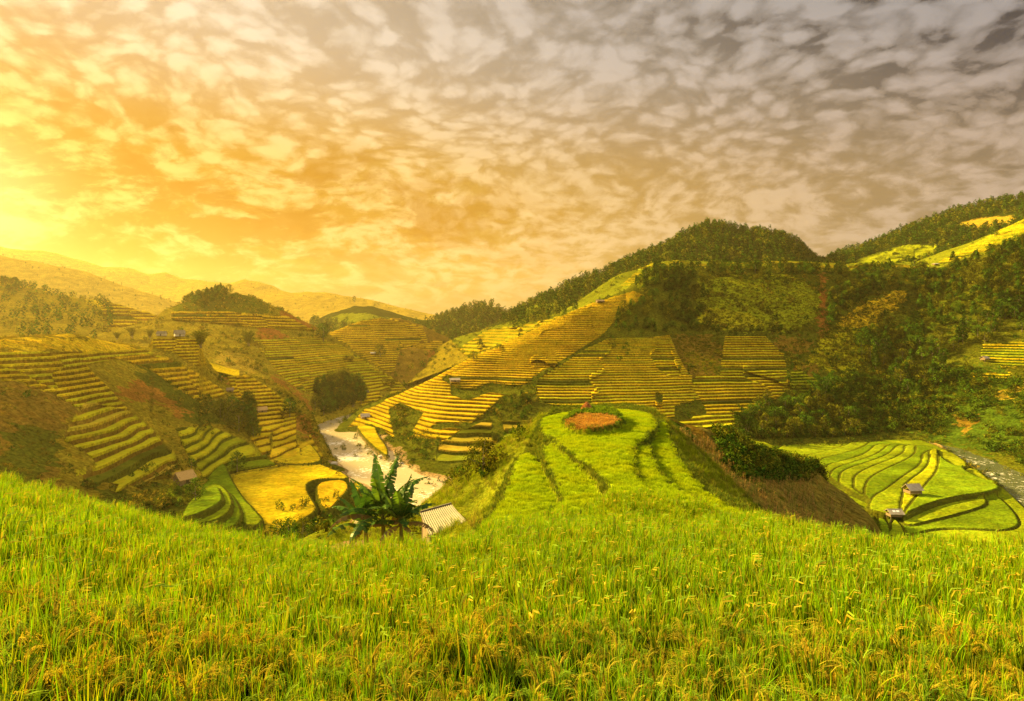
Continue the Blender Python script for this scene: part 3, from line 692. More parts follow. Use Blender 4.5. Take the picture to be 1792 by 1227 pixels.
# plateau fields, wooded dome and ridges behind
sheet('plateau', {
 980: [(600, 500), (575, 530), (560, 560), (548, 590), (540, 620)], 1080: [(560, 500), (530, 530), (500, 565), (480, 600), (470, 640)],
 1150: [(520, 500), (488, 535), (474, 570), (466, 610), (458, 650)], 1240: [(500, 520), (478, 545), (470, 575), (463, 610), (456, 660)],
 1430: [(500, 530), (478, 550), (471, 580), (465, 620), (460, 670)], 1520: [(500, 530), (480, 550), (470, 580), (462, 620), (455, 680)],
 1600: [(500, 530), (472, 560), (464, 590), (458, 620), (452, 660)], 1700: [(480, 520), (445, 540), (432, 560), (424, 580), (418, 600)],
 1800: [(450, 510), (412, 530), (398, 550), (390, 570), (382, 590)], 1980: [(400, 500), (370, 520), (350, 540), (335, 560), (320, 580)]},
 rows=160, step=1.8, crest=[(980, 552), (1030, 530), (1080, 497), (1110, 476), (1140, 462), (1180, 456), (1240, 459), (1300, 461), (1360, 457), (1430, 460), (1480, 464), (1560, 463), (1610, 458), (1640, 445), (1700, 425), (1750, 403), (1792, 384), (1980, 320)],
 base='grass', macro=(60, 1.0), meso=(9, .3), smooth=12, paint=[([(980, 560), (1060, 510), (1130, 462), (1150, 470), (1100, 510)], 'grass', .5)],
 terr=[dict(poly=[(1080, 505), (1140, 452), (1300, 452), (1560, 460), (1620, 470), (1792, 380), (1990, 300), (1990, 420), (1700, 445), (1600, 480), (1100, 500)], h=1.6, c='yellow', c2='lime', b='grass', wave=.8, block=150, wild=.1)])
sheet('wooded_dome', {
 690: [(680, 560), (670, 600), (660, 640), (650, 680), (645, 720)], 790: [(640, 560), (620, 600), (605, 640), (595, 680), (590, 720)], 860: [(640, 500), (610, 560), (590, 620), (575, 680), (565, 740)],
 950: [(600, 490), (570, 560), (545, 620), (525, 680), (512, 750)], 1050: [(560, 500), (530, 570), (505, 640), (490, 700), (480, 770)],
 1140: [(520, 520), (490, 600), (470, 660), (450, 720), (440, 790)], 1240: [(500, 560), (470, 640), (440, 700), (410, 760), (387, 830)],
 1370: [(500, 560), (470, 640), (445, 700), (425, 760), (407, 830)], 1440: [(520, 560), (490, 640), (475, 700), (468, 760), (462, 830)], 1520: [(560, 560), (530, 640), (520, 700), (515, 760), (510, 830)]},
 rows=420, step=1.8, crest=[(690, 675), (750, 658), (780, 636), (800, 612), (830, 586), (870, 565), (905, 545), (945, 524), (1000, 499), (1050, 483), (1090, 467), (1130, 448), (1165, 433), (1190, 415), (1215, 402), (1240, 393), (1290, 402), (1335, 408), (1375, 412), (1402, 432), (1422, 452), (1445, 466), (1520, 515)],
 base='wood', macro=(50, 3), meso=(9, 1.2), smooth=16, varc=.2,
 paint=[([(680, 600), (830, 575), (870, 572), (860, 640), (800, 720), (680, 720)], 'olive', .9), ([(780, 590), (840, 580), (900, 560), (1010, 540), (960, 565), (880, 600), (820, 622)], 'grass', .8), ([(900, 545), (960, 525), (1000, 540), (930, 575)], 'grass', .8)],
 terr=[dict(poly=[(800, 610), (850, 580), (960, 560), (1000, 548), (930, 580), (830, 630)], h=3.2, c='yellow', b='grass', block=60)])
sheet('right_ridge', {
 1400: [(520, 600), (495, 650), (480, 720), (472, 780), (465, 850)], 1500: [(500, 600), (475, 650), (460, 720), (448, 780), (436, 860)],
 1600: [(490, 600), (460, 660), (435, 740), (415, 820), (392, 900)], 1700: [(470, 590), (440, 650), (410, 740), (385, 830), (365, 930)],
 1800: [(440, 580), (410, 650), (380, 740), (360, 840), (347, 950)], 2000: [(400, 580), (370, 650), (340, 740), (310, 840), (290, 950)]},
 rows=320, step=1.8, crest=[(1400, 474), (1440, 461), (1480, 445), (1520, 431), (1560, 416), (1600, 398), (1640, 383), (1680, 372), (1720, 362), (1760, 353), (1800, 348), (2000, 300)],
 base='wood', macro=(60, 4), meso=(9, 1.2), smooth=16, varc=.2,
 paint=[([(1490, 458), (1560, 436), (1600, 428), (1640, 432), (1630, 450), (1560, 466), (1500, 468)], 'lime', .8), ([(1670, 392), (1720, 380), (1790, 378), (1760, 395), (1700, 400)], 'dry', .8), ([(1740, 410), (1800, 385), (1800, 400)], 'lime', .8)],
 terr=[dict(poly=[(1530, 452), (1560, 436), (1640, 432), (1630, 450), (1560, 466)], h=3, c='lime', b='grass')])
# hazy hills to the left, far ridges
sheet('hazy_hill', {
 -250: [(640, 300), (560, 420), (520, 500), (490, 580), (470, 650)], 0: [(640, 310), (590, 400), (555, 480), (520, 560), (492, 640)],
 150: [(640, 320), (600, 410), (570, 480), (545, 550), (522, 620)], 270: [(640, 330), (610, 420), (585, 490), (565, 550), (550, 620)],
 330: [(640, 330), (620, 420), (600, 490), (585, 550), (572, 620)], 420: [(660, 330), (640, 420), (620, 490), (610, 550), (600, 620)]},
 rows=260, step=2.2, crest=[(-250, 470), (0, 493), (40, 500), (90, 511), (140, 520), (190, 528), (230, 538), (270, 549), (300, 562), (330, 575), (420, 605)],
 base='yellow', macro=(50, 3), paint=[([(-250, 470), (40, 500), (150, 520), (200, 560), (150, 620), (-250, 640)], 'olive', 1)],
 terr=[dict(poly=[(180, 525), (270, 548), (320, 575), (300, 600), (180, 600)], h=3.2, c='yellow', b='drybank')])
FARB = [(60, -8), (250, -120), (600, -500)]
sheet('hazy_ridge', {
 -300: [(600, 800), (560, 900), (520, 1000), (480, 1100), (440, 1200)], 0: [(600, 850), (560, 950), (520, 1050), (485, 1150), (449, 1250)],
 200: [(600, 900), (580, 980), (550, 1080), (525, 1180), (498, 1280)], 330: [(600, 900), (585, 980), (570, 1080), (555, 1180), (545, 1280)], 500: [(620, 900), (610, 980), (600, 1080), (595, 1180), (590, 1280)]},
 rows=160, step=2.5, crest=[(-300, 420), (0, 448), (30, 453), (80, 460), (120, 468), (160, 478), (200, 494), (240, 508), (290, 524), (330, 536), (400, 560), (500, 590)], base='dry', macro=(90, 7), meso=(20, 2.5), back=FARB)  # pale golden base colour paints the haze glow onto the ridge
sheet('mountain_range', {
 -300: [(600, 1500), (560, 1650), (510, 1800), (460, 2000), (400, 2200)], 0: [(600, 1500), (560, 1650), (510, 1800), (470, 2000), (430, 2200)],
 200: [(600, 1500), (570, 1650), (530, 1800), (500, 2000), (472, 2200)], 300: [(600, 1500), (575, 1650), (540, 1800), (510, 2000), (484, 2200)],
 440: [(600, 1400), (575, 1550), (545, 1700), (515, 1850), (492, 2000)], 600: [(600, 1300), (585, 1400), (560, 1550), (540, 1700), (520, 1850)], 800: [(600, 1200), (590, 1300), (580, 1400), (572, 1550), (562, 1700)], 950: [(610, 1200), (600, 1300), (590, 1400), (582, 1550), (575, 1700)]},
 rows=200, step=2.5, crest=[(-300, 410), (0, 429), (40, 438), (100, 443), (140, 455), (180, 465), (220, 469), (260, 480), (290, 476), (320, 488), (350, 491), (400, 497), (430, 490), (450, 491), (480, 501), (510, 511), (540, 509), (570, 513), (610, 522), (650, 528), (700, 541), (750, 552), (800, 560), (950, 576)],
 base='dry', macro=(120, 10), meso=(25, 3), back=FARB)  # base brightened so the colour itself carries the golden haze
sheet('distant_hill', {
 430: [(640, 850), (630, 900), (620, 960), (612, 1020), (606, 1100)], 540: [(600, 850), (592, 900), (585, 960), (575, 1020), (565, 1100)], 640: [(600, 850), (585, 900), (562, 960), (545, 1020), (533, 1100)],
 720: [(610, 850), (595, 900), (580, 960), (566, 1020), (556, 1100)], 800: [(620, 800), (600, 860), (580, 920), (560, 980), (548, 1040)],
 850: [(620, 800), (600, 860), (575, 920), (552, 980), (535, 1040)], 900: [(620, 800), (600, 860), (580, 920), (562, 980), (550, 1040)], 960: [(640, 800), (620, 860), (600, 920), (590, 980), (580, 1040)]},
 rows=200, step=2.2, crest=[(430, 606), (500, 585), (540, 567), (580, 549), (620, 535), (650, 536), (690, 548), (730, 560), (765, 562), (790, 552), (820, 543), (850, 536), (875, 541), (890, 552), (920, 562), (960, 582)],
 base='wood', macro=(60, 4), meso=(12, 1.5), back=FARB, paint=[([(560, 560), (620, 545), (700, 560), (760, 580), (600, 600)], 'grass', .8)])

def base_plain():
    n = 60
    X, Y = np.meshgrid(np.linspace(-9000, 9000, n), np.linspace(-3000, 12000, n))
    r = np.hypot(X, Y)
    Z = -75 + 40 * fbm(X / 900, Y / 900, 4, 3) * sstep(2600, 5000, r) - 4
    C = np.zeros(X.shape + (3,)); C[:] = COL['scrub']
    grid_mesh('ground', X, Y, Z, C, np.ones(X.shape), M_HILL)
base_plain()

#@@VEG
# ------------------------------------------------------------------ finding a point of the ground under a point of the photo
def pick(px, py, only=None):
    best = None
    for n, s in SHEETS.items():
        if only and n not in only: continue
        if px < s['px'][0] or px > s['px'][-1]: continue
        j = int(np.argmin(np.abs(s['px'] - px))); sy = s['SY'][:, j]
        hit = np.nonzero((sy[:-1] >= py) & (sy[1:] < py))[0]
        if len(hit) == 0: continue
        i = hit[0]; t = (sy[i] - py) / (sy[i] - sy[i + 1] + 1e-9)
        D = s['Y'][i, j] + t * (s['Y'][i + 1, j] - s['Y'][i, j]); z = s['Z'][i, j] + t * (s['Z'][i + 1, j] - s['Z'][i, j])
        if best is None or D < best[1]: best = ((px - CX) / F * D, D, z)
    return Vector(best) if best else None

def tag(o, label, cat, group=None):
    o['label'] = label; o['category'] = cat
    if group: o['group'] = group
    return o

def empty(name, loc, rz=0, s=1.0):
    o = bpy.data.objects.new(name, None); col.objects.link(o); o.location = loc; o.rotation_euler = (0, 0, rz); o.scale = (s, s, s)
    o.empty_display_size = 0.2
    return o

class MB:
    """collects boxes, tubes and loose quads; build() makes ONE mesh object"""
    def __init__(s): s.v = []; s.f = []; s.c = []
    def quad(s, pts, c=None):
        n = len(s.v); s.v += [tuple(p) for p in pts]; s.f.append(tuple(range(n, n + len(pts))))
        s.c += [c or (1, 1, 1)] * len(pts)
    def box(s, c, d, M=None, taper=1.0):
        n = len(s.v); c = Vector(c)
        for z in (-1, 1):
            k = taper if z > 0 else 1.0
            for x, y in ((-1, -1), (1, -1), (1, 1), (-1, 1)):
                p = Vector((x * d[0] / 2 * k, y * d[1] / 2 * k, z * d[2] / 2))
                if M: p = M @ p
                s.v.append(tuple(p + c))
        s.c += [(1, 1, 1)] * 8
        s.f += [tuple(n + i for i in q) for q in ((3, 2, 1, 0), (4, 5, 6, 7), (0, 1, 5, 4), (1, 2, 6, 5), (2, 3, 7, 6), (3, 0, 4, 7))]
    def tube(s, pts, rad, seg=7, c=None):
        pts = [Vector(p) for p in pts]; n0 = len(s.v)
        for i, p in enumerate(pts):
            d = (pts[min(i + 1, len(pts) - 1)] - pts[max(i - 1, 0)]).normalized()
            a = d.orthogonal().normalized(); b = d.cross(a)
            r = rad[i] if isinstance(rad, (list, tuple)) else rad
            for k in range(seg):
                t = 2 * math.pi * k / seg; s.v.append(tuple(p + (a * math.cos(t) + b * math.sin(t)) * r)); s.c.append(c or (1, 1, 1))
        for i in range(len(pts) - 1):
            for k in range(seg):
                a = n0 + i * seg + k; b = n0 + i * seg + (k + 1) % seg; s.f.append((a, b, b + seg, a + seg))
        s.f.append(tuple(n0 + k for k in range(seg))[::-1]); s.f.append(tuple(n0 + (len(pts) - 1) * seg + k for k in range(seg)))
    def mesh(s, name, mat, smooth=False, colors=False):
        me = bpy.data.meshes.new(name); me.from_pydata(s.v, [], s.f); me.materials.append(mat)
        if smooth: me.polygons.foreach_set('use_smooth', [True] * len(me.polygons))
        if colors:
            a = me.attributes.new('Col', 'FLOAT_COLOR', 'POINT')
            a.data.foreach_set('color', np.concatenate([np.array(s.c, np.float32), np.ones((len(s.c), 1), np.float32)], 1).ravel())
        return me
    def build(s, name, mat, parent=None, smooth=False, colors=False):
        o = bpy.data.objects.new(name, s.mesh(name, mat, smooth, colors)); col.objects.link(o); o.parent = parent
        return o

def link(name, me, parent=None, loc=(0, 0, 0)):
    o = bpy.data.objects.new(name, me); col.objects.link(o); o.parent = parent; o.location = loc
    return o

def copy_tree(o, parent=None):
    c = o.copy(); col.objects.link(c); c.parent = parent
    for ch in [q for q in bpy.data.objects if q.parent == o]: copy_tree(ch, c)
    return c

# mesh colour (leaf, tip, ear, shade painted low on rice blades), varied from plant to plant
def plant_material(name, trans=0.4, var=0.5, gloss=0.0, patch=0.0):
    m = bpy.data.materials.new(name); m.use_nodes = True; N = NT(m.node_tree); N.n.clear()
    a = N.node('ShaderNodeAttribute', attribute_name='Col').outputs['Color']
    oi = N.node('ShaderNodeObjectInfo'); g = N.node('ShaderNodeNewGeometry')
    f = N.m('ADD', 1 - var / 2, N.m('MULTIPLY', N.m('ADD', N.m('MULTIPLY', oi.outputs['Random'], .5), N.m('MULTIPLY', g.outputs['Random Per Island'], .5)), var))
    c = N.v('SCALE', a, f)
    big = N.noise(g.outputs['Position'], 0.35, 4, 0.6)
    c = N.mix(N.mapr(big, 0.42, 0.62), c, N.mix(1.0, c, (1.14, 1.0, 0.85), 'MULTIPLY'))
    if patch:
        c = N.v('SCALE', c, N.m('ADD', 1 - patch / 2, N.m('MULTIPLY', N.noise(g.outputs['Position'], 0.045, 3, .6), patch)))
    d = N.node('ShaderNodeBsdfDiffuse'); N.put(d.inputs[0], c)
    t = N.node('ShaderNodeBsdfTranslucent'); N.put(t.inputs[0], N.mix(1.0, c, (1.25, 1.15, 0.5), 'MULTIPLY'))
    mx = N.node('ShaderNodeMixShader'); mx.inputs[0].default_value = trans
    N.l.new(d.outputs[0], mx.inputs[1]); N.l.new(t.outputs[0], mx.inputs[2]); last = mx.outputs[0]
    if gloss:
        gl = N.node('ShaderNodeBsdfGlossy'); gl.inputs['Roughness'].default_value = .35; gl.inputs[0].default_value = (1, .95, .8, 1)
        m2 = N.node('ShaderNodeMixShader'); m2.inputs[0].default_value = gloss
        N.l.new(last, m2.inputs[1]); N.l.new(gl.outputs[0], m2.inputs[2]); last = m2.outputs[0]
    o = N.node('ShaderNodeOutputMaterial'); N.l.new(last, o.inputs[0])
    return m

M_RICE = plant_material('rice_plant', 0.32, 0.6, 0.0, 0.4)
M_LEAF = plant_material('foliage', 0.15, 0.9)
M_BANANA = plant_material('banana_leaf', 0.3, 0.5, 0.008)
M_BARK = plain_material('bark', (.10, .07, .045), (.20, .15, .10), 4)

def ribbon(mb, p0, az, lean, L, w, seg, curve, c0, c1, roll=0.0):
    """a blade that starts nearly upright and bends outward"""
    p = Vector(p0); pts = []; el = math.pi / 2 - lean
    for i in range(seg + 1):
        t = i / seg
        ww = w * (1 - t ** 2.2) * (0.55 + 0.45 * min(1, 3 * t)) if i < seg else w * 0.05
        sd_ = Vector((-math.sin(az + roll), math.cos(az + roll), 0)) * ww / 2
        cc = tuple(c0[q] + (c1[q] - c0[q]) * t ** 2.6 for q in range(3))  # steep curve holds the lower blade dark, bright only at the tip
        pts.append((p - sd_, p + sd_, cc))
        e = el - curve * t * t
        p = p + Vector((math.cos(az) * math.cos(e), math.sin(az) * math.cos(e), math.sin(e))) * (L / seg)
    n = len(mb.v)
    for a, b, cc in pts: mb.v += [tuple(a), tuple(b)]; mb.c += [cc, cc]
    for i in range(seg): q = n + 2 * i; mb.f.append((q, q + 1, q + 3, q + 2))
    return p

def rice_tuft(seed, near):
    r = random.Random(seed); mb = MB()
    for i in range(18 if near else 12):
        az = r.uniform(0, 6.283); L = r.uniform(.60, .80)
        yel = r.random()
        c0 = (.003, .011, .001); c1 = (.20, .43, .005) if yel < .55 else ((.36, .46, .008) if yel < .88 else (.42, .36, .025))  # near-black blade base paints in the shade between the plants
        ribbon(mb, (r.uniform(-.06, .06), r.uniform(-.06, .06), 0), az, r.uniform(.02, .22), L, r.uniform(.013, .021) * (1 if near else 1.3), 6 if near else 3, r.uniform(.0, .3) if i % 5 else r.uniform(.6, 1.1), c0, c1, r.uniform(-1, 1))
    for i in range(4 if near else 2):
        az = r.uniform(0, 6.283); H = r.uniform(.52, .66); x, y = r.uniform(-.06, .06), r.uniform(-.06, .06)
        g = r.random(); gc = (.22 + .13 * g, .26, .022)
        if g < .55: gc = (.17, .26, .02)
        # ear: a stem that arches over under the weight of the grain
        pts = []; p = Vector((x, y, H * .5)); e = 1.45; n = 9 if near else 4; Ls = H * .5 + .13
        for k in range(n + 1):
            t = k / n; pts.append(p.copy())
            ee = e - 2.6 * max(0, t - .45) / .55 * r.uniform(.85, 1.0); p = p + Vector((math.cos(az) * math.cos(ee), math.sin(az) * math.cos(ee), math.sin(ee))) * (Ls / n)
        if near:
            for q_ in range(6):
                off = Vector((r.gauss(0, .012), r.gauss(0, .012), r.gauss(0, .006))); i0 = 0 if q_ == 0 else r.randrange(4, 6); f_ = r.uniform(.7, 1.25); prev = None
                for k in range(i0, n + 1):
                    t = (k - i0) / max(1, n - i0); w = .0016 if k < 4 else .0075 * (1.25 - t) * (1 if k % 2 else .55)
                    c = pts[k] + off * (t * 2.2) + Vector((0, 0, -.022 * t * (q_ % 3))); s_ = Vector((-math.sin(az + q_), math.cos(az + q_), 0)) * w
                    if prev: mb.quad([prev[0], prev[1], c + s_, c - s_], (.12, .19, .02) if k < 4 else tuple(v * f_ for v in gc))
                    prev = (c - s_, c + s_)
            for k in range(22):
                t = .5 + .5 * r.random(); q = t * n; i0 = min(int(q), n - 1); c = pts[i0].lerp(pts[i0 + 1], q - i0)
                c += Vector((r.gauss(0, .014), r.gauss(0, .014), -abs(r.gauss(0, .02))))
                d = Vector((r.gauss(0, .4), r.gauss(0, .4), -1)).normalized() * .009; s_ = d.orthogonal().normalized() * .0036
                f_ = r.uniform(.7, 1.25); mb.quad([c - d, c + s_, c + d, c - s_], tuple(v * f_ for v in gc))
        else:
            for k in range(1, n):
                a, b = pts[k], pts[k + 1]; w = .003 if k < n / 2 else .009
                s_ = Vector((-math.sin(az), math.cos(az), .4)) * w; mb.quad([a - s_, a + s_, b + s_, b - s_], gc)
    return mb.mesh('rice_tuft', M_RICE, False, True)

def clump(seed, n, rad, h, w, c0, c1, ear=0.0, curve=(.3, 1.4), lean=.5):
    r = random.Random(seed); mb = MB()
    for i in range(n):
        a = r.uniform(0, 6.28); q = rad * math.sqrt(r.random()); cc = c1 if r.random() > ear else (.50, .36, .03)
        ribbon(mb, (q * math.cos(a), q * math.sin(a), 0), r.uniform(0, 6.28), r.uniform(.02, lean), h * r.uniform(.7, 1.2), w * r.uniform(.7, 1.2), 2, r.uniform(*curve), c0, cc, r.uniform(-1, 1))
    return mb.mesh('clump', M_RICE, False, True)

def leaf_card(mb, c, s, r, up, cc):
    n = Vector((r.gauss(0, 1), r.gauss(0, 1), r.gauss(0, 1))).normalized() + up * 1.0
    n.normalize(); a = n.orthogonal().normalized(); a.rotate(Matrix.Rotation(r.uniform(0, 6.28), 3, n)); b = n.cross(a)
    l, w = s * r.uniform(.7, 1.3), s * r.uniform(.35, .7)
    mb.quad([c - a * l, c + b * w * .8 - a * l * .1, c + a * l, c - b * w * .8 + a * l * .15], cc)

def crown_mesh(seed, H, Rx, base, n_cl, n_leaf, leaf, c_lo, c_hi, shape='round', droop=0.0):
    """foliage gathered in clumps round the ends of limbs, gaps between them"""
    r = random.Random(seed); mb = MB(); cents = []
    for i in range(n_cl):
        t = (i + .5) / n_cl; z = base + (H - base) * t
        if shape == 'cone': R = Rx * (1.05 - t) ** .75
        elif shape == 'tall': R = Rx * (math.sin(math.pi * min(1, (t * .86 + .1))) ** .7)
        else: R = Rx * math.sqrt(max(.06, 1 - (2 * t - .85) ** 2 / 1.35))
        a = i * 2.39996 + r.uniform(-.5, .5); q = R * r.uniform(.45, 1.0)
        cents.append((Vector((q * math.cos(a), q * math.sin(a), z + r.uniform(-.3, .3))), Rx * r.uniform(.26, .46)))
    for c, cr in cents:
        f = r.choice([.45, .6, .8, 1.1, 1.5, 1.9])
        for k in range(n_leaf):
            d = Vector((r.gauss(0, 1), r.gauss(0, 1), r.gauss(0, 1) * .8)).normalized() * cr * (r.random() ** .4)
            d.z -= droop * abs(d.x * d.y)
            m = r.random(); cc = tuple((c_lo[i] + (c_hi[i] - c_lo[i]) * m) * f for i in range(3))
            leaf_card(mb, c + d, leaf, r, d.normalized() * .8 + Vector((0, 0, .4)), cc)
    return mb.mesh('crown', M_LEAF, False, True), [c for c, _ in cents]

def trunk_mesh(seed, H, r0, cents, every=3):
    r = random.Random(seed); mb = MB(); bend = Vector((r.uniform(-.04, .04), r.uniform(-.04, .04), 0)) * H
    pts = [bend * (t * t) + Vector((0, 0, -1.0 + (H * .8 + 1.0) * t)) for t in (0, .2, .4, .6, .8, 1)]
    mb.tube(pts, [r0, r0 * .85, r0 * .7, r0 * .5, r0 * .33, r0 * .15], 7)
    for c in cents[::every]:
        z0 = max(.25 * H, c.z - .25 * H); p0 = bend * (z0 / H) ** 2 + Vector((0, 0, z0))
        mb.tube([p0, p0.lerp(c, .5) + Vector((0, 0, -.03 * H)), c], [r0 * .35, r0 * .22, r0 * .08], 5)
    return mb.mesh('trunk', M_BARK, True)

GREEN = ((.009, .028, .003), (.048, .10, .008)); OLIV = ((.035, .042, .005), (.14, .145, .010)); LUSH = ((.02, .05, .004), (.09, .15, .010)); WARM = ((.08, .065, .008), (.22, .165, .012))
TREES = []   # (crown mesh, trunk mesh, height)
for i, (H, Rx, b, ncl, shp, cl) in enumerate([(10, 4.2, 2.0, 26, 'round', GREEN), (12, 3.6, 2.5, 30, 'tall', GREEN), (9, 4.4, 1.5, 26, 'round', OLIV), (13, 3.0, 2.0, 30, 'cone', GREEN), (11, 4.0, 2.0, 28, 'tall', OLIV), (8, 3.8, 1.2, 22, 'round', LUSH)]):
    cm, ce = crown_mesh(100 + i, H, Rx, b, ncl, 34, .42, *cl, shape=shp)
    TREES.append((cm, trunk_mesh(200 + i, H, .26, ce), H))
FARTREES = []
for i, (H, Rx, b, shp, cl) in enumerate([(11, 4.2, 1, 'round', GREEN), (13, 3.4, 1, 'tall', GREEN), (11, 3.4, 1.2, 'tall', GREEN), (9, 4.2, .8, 'round', OLIV)]):
    FARTREES.append(crown_mesh(300 + i, H, Rx, b, 13, 14, .85, *cl, shape=shp)[0])
BUSHES = []
for i, cl in enumerate([OLIV, LUSH, GREEN, WARM, OLIV]):
    BUSHES.append(crown_mesh(400 + i, 1.7, 1.25, .1, 11, 15, .22, *cl)[0])
def bamboo_mesh(seed, H, n, cl):
    r = random.Random(seed); mb = MB(); st = MB()
    for i in range(n):
        a = r.uniform(0, 6.28); p = Vector((r.uniform(-.8, .8), r.uniform(-.8, .8), -.5)); lean = r.uniform(.02, .26); L = H * r.uniform(.75, 1.15); pts = []
        for k in range(11):
            t = k / 10; e = math.pi / 2 - lean - 1.5 * t ** 3; pts.append(p.copy()); p = p + Vector((math.cos(a) * math.cos(e), math.sin(a) * math.cos(e), math.sin(e))) * L / 10
        st.tube(pts, [.06 * (1 - .85 * k / 10) for k in range(11)], 5)
        for k in range(150):
            t = r.uniform(.22, 1.0) ** .8; q = t * 10; i0 = min(int(q), 9); c = pts[i0].lerp(pts[i0 + 1], q - i0)
            R = .75 * (1.15 - t) + .22; c = c + Vector((r.gauss(0, R * .6), r.gauss(0, R * .6), r.gauss(-.15, R * .4)))
            m = r.random(); f = .7 + .6 * t; cc = tuple((cl[0][j] + (cl[1][j] - cl[0][j]) * m) * f for j in range(3))
            d = Vector((r.gauss(0, .6), r.gauss(0, .6), -.7)).normalized() * .36; s_ = d.orthogonal().normalized() * .11
            mb.quad([c - d, c + s_, c + d, c - s_], cc)
    return mb.mesh('leaf_plumes', M_LEAF, False, True), st.mesh('stems', M_BARK, True)
BAMBOO = [bamboo_mesh(501, 10, 16, OLIV), bamboo_mesh(502, 9, 13, GREEN), bamboo_mesh(503, 11, 14, GREEN)]
def corn_mesh(seed, dry):
    r = random.Random(seed); mb = MB(); H = r.uniform(1.5, 2.1)
    c0, c1 = ((.20, .12, .03), (.38, .24, .08)) if dry else ((.07, .09, .015), (.15, .17, .025))
    mb.tube([(0, 0, -.1), (.03, 0, H * .5), (.0, .04, H)], [.02, .016, .008], 4, c1)
    for k in range(8):
        z = H * (.15 + .1 * k); ribbon(mb, (0, 0, z), k * 2.6 + r.uniform(-.5, .5), r.uniform(.4, .9), r.uniform(.5, .8), .08, 3, r.uniform(1.2, 2.6), c0, c1, r.uniform(-.4, .4))
    for k in range(4): ribbon(mb, (0, 0, H * .97), k * 1.7, .3, .25, .03, 2, .8, c1, (.5, .33, .14))
    return mb.mesh('corn_plant', M_LEAF, False, True)
CORN = [corn_mesh(601, True), corn_mesh(602, True), corn_mesh(603, False), corn_mesh(604, True), corn_mesh(605, False)]

# ------------------------------------------------------------------ uncountable growth: one object each, plants set by geometry nodes
def stuff(name, P, meshes, scale, label, tilt=.12, idx=None, sz=None):
    P = np.asarray(P, np.float32); n = len(P)
    if n == 0: return
    src = bpy.data.collections.new(name + '_kinds')
    for k, me in enumerate(meshes):
        q = bpy.data.objects.new(f'{name}_kind', me); src.objects.link(q)
    me = bpy.data.meshes.new(name); me.vertices.add(n); me.vertices.foreach_set('co', P.ravel())
    a = me.attributes.new('rot', 'FLOAT_VECTOR', 'POINT')
    rt = np.stack([rng.normal(0, tilt, n), rng.normal(0, tilt, n), rng.uniform(0, 6.283, n)], 1).astype(np.float32); a.data.foreach_set('vector', rt.ravel())
    s = (np.asarray(scale) * rng.uniform(.75, 1.25, n)).astype(np.float32)
    sv = np.stack([s, s, s * (rng.uniform(.8, 1.2, n) if sz is None else sz)], 1).astype(np.float32)
    a = me.attributes.new('scl', 'FLOAT_VECTOR', 'POINT'); a.data.foreach_set('vector', sv.ravel())
    a = me.attributes.new('idx', 'INT', 'POINT'); a.data.foreach_set('value', (rng.integers(0, len(meshes), n) if idx is None else idx).astype(np.int32))
    ng = bpy.data.node_groups.new(name, 'GeometryNodeTree')
    ng.interface.new_socket('Geometry', in_out='INPUT', socket_type='NodeSocketGeometry'); ng.interface.new_socket('Geometry', in_out='OUTPUT', socket_type='NodeSocketGeometry')
    gi = ng.nodes.new('NodeGroupInput'); go = ng.nodes.new('NodeGroupOutput')
    ci = ng.nodes.new('GeometryNodeCollectionInfo'); ci.inputs['Collection'].default_value = src; ci.inputs['Separate Children'].default_value = True; ci.inputs['Reset Children'].default_value = True
    ip = ng.nodes.new('GeometryNodeInstanceOnPoints'); ip.inputs['Pick Instance'].default_value = True
    def na(nm, t):
        q = ng.nodes.new('GeometryNodeInputNamedAttribute'); q.data_type = t; q.inputs[0].default_value = nm; return q.outputs[0]
    ng.links.new(gi.outputs[0], ip.inputs['Points']); ng.links.new(ci.outputs[0], ip.inputs['Instance'])
    ng.links.new(na('idx', 'INT'), ip.inputs['Instance Index']); ng.links.new(na('rot', 'FLOAT_VECTOR'), ip.inputs['Rotation']); ng.links.new(na('scl', 'FLOAT_VECTOR'), ip.inputs['Scale'])
    ng.links.new(ip.outputs[0], go.inputs[0])
    o = bpy.data.objects.new(name, me); col.objects.link(o); md = o.modifiers.new('plants', 'NODES'); md.node_group = ng
    o['kind'] = 'stuff'; o['label'] = label
    return o

def on_sheet(name, poly, dens, mask=None, dmax=None, jit=0.0, maxn=20000):
    """random points of a sheet whose picture falls in the outline; dens = points per square metre of plan"""
    s = SHEETS[name]; X, Y, Z = s['X'], s['Y'], s['Z']
    A = np.abs((X[:-1, 1:] - X[:-1, :-1]) * (Y[1:, :-1] - Y[:-1, :-1]))
    slope = 1 + np.abs(Z[1:, :-1] - Z[:-1, :-1]) / (np.abs(Y[1:, :-1] - Y[:-1, :-1]) + .05); A = A * np.minimum(slope, 2.0)
    m = np.ones(A.shape, bool) if poly is None else np.zeros(A.shape, bool)
    if poly is not None:
        for p in (poly if isinstance(poly[0], list) else [poly]): m |= inside(p, np.asarray(s['SX'])[:-1, :-1], s['SY'][:-1, :-1])
    if mask is not None: m &= mask[:-1, :-1]
    if dmax: m &= Y[:-1, :-1] < dmax
    w = (A * m).ravel(); tot = w.sum()
    if tot <= 0: return np.zeros((0, 3))
    n = min(int(tot * dens), maxn); k = np.searchsorted(np.cumsum(w), rng.uniform(0, tot, n)); k = np.minimum(k, w.size - 1)
    i, j = np.divmod(k, A.shape[1]); u, v = rng.random(n), rng.random(n)
    def L(Q): return Q[i, j] * (1 - u) * (1 - v) + Q[i + 1, j] * u * (1 - v) + Q[i, j + 1] * (1 - u) * v + Q[i + 1, j + 1] * u * v
    return np.stack([L(X), L(Y), L(Z)], 1)

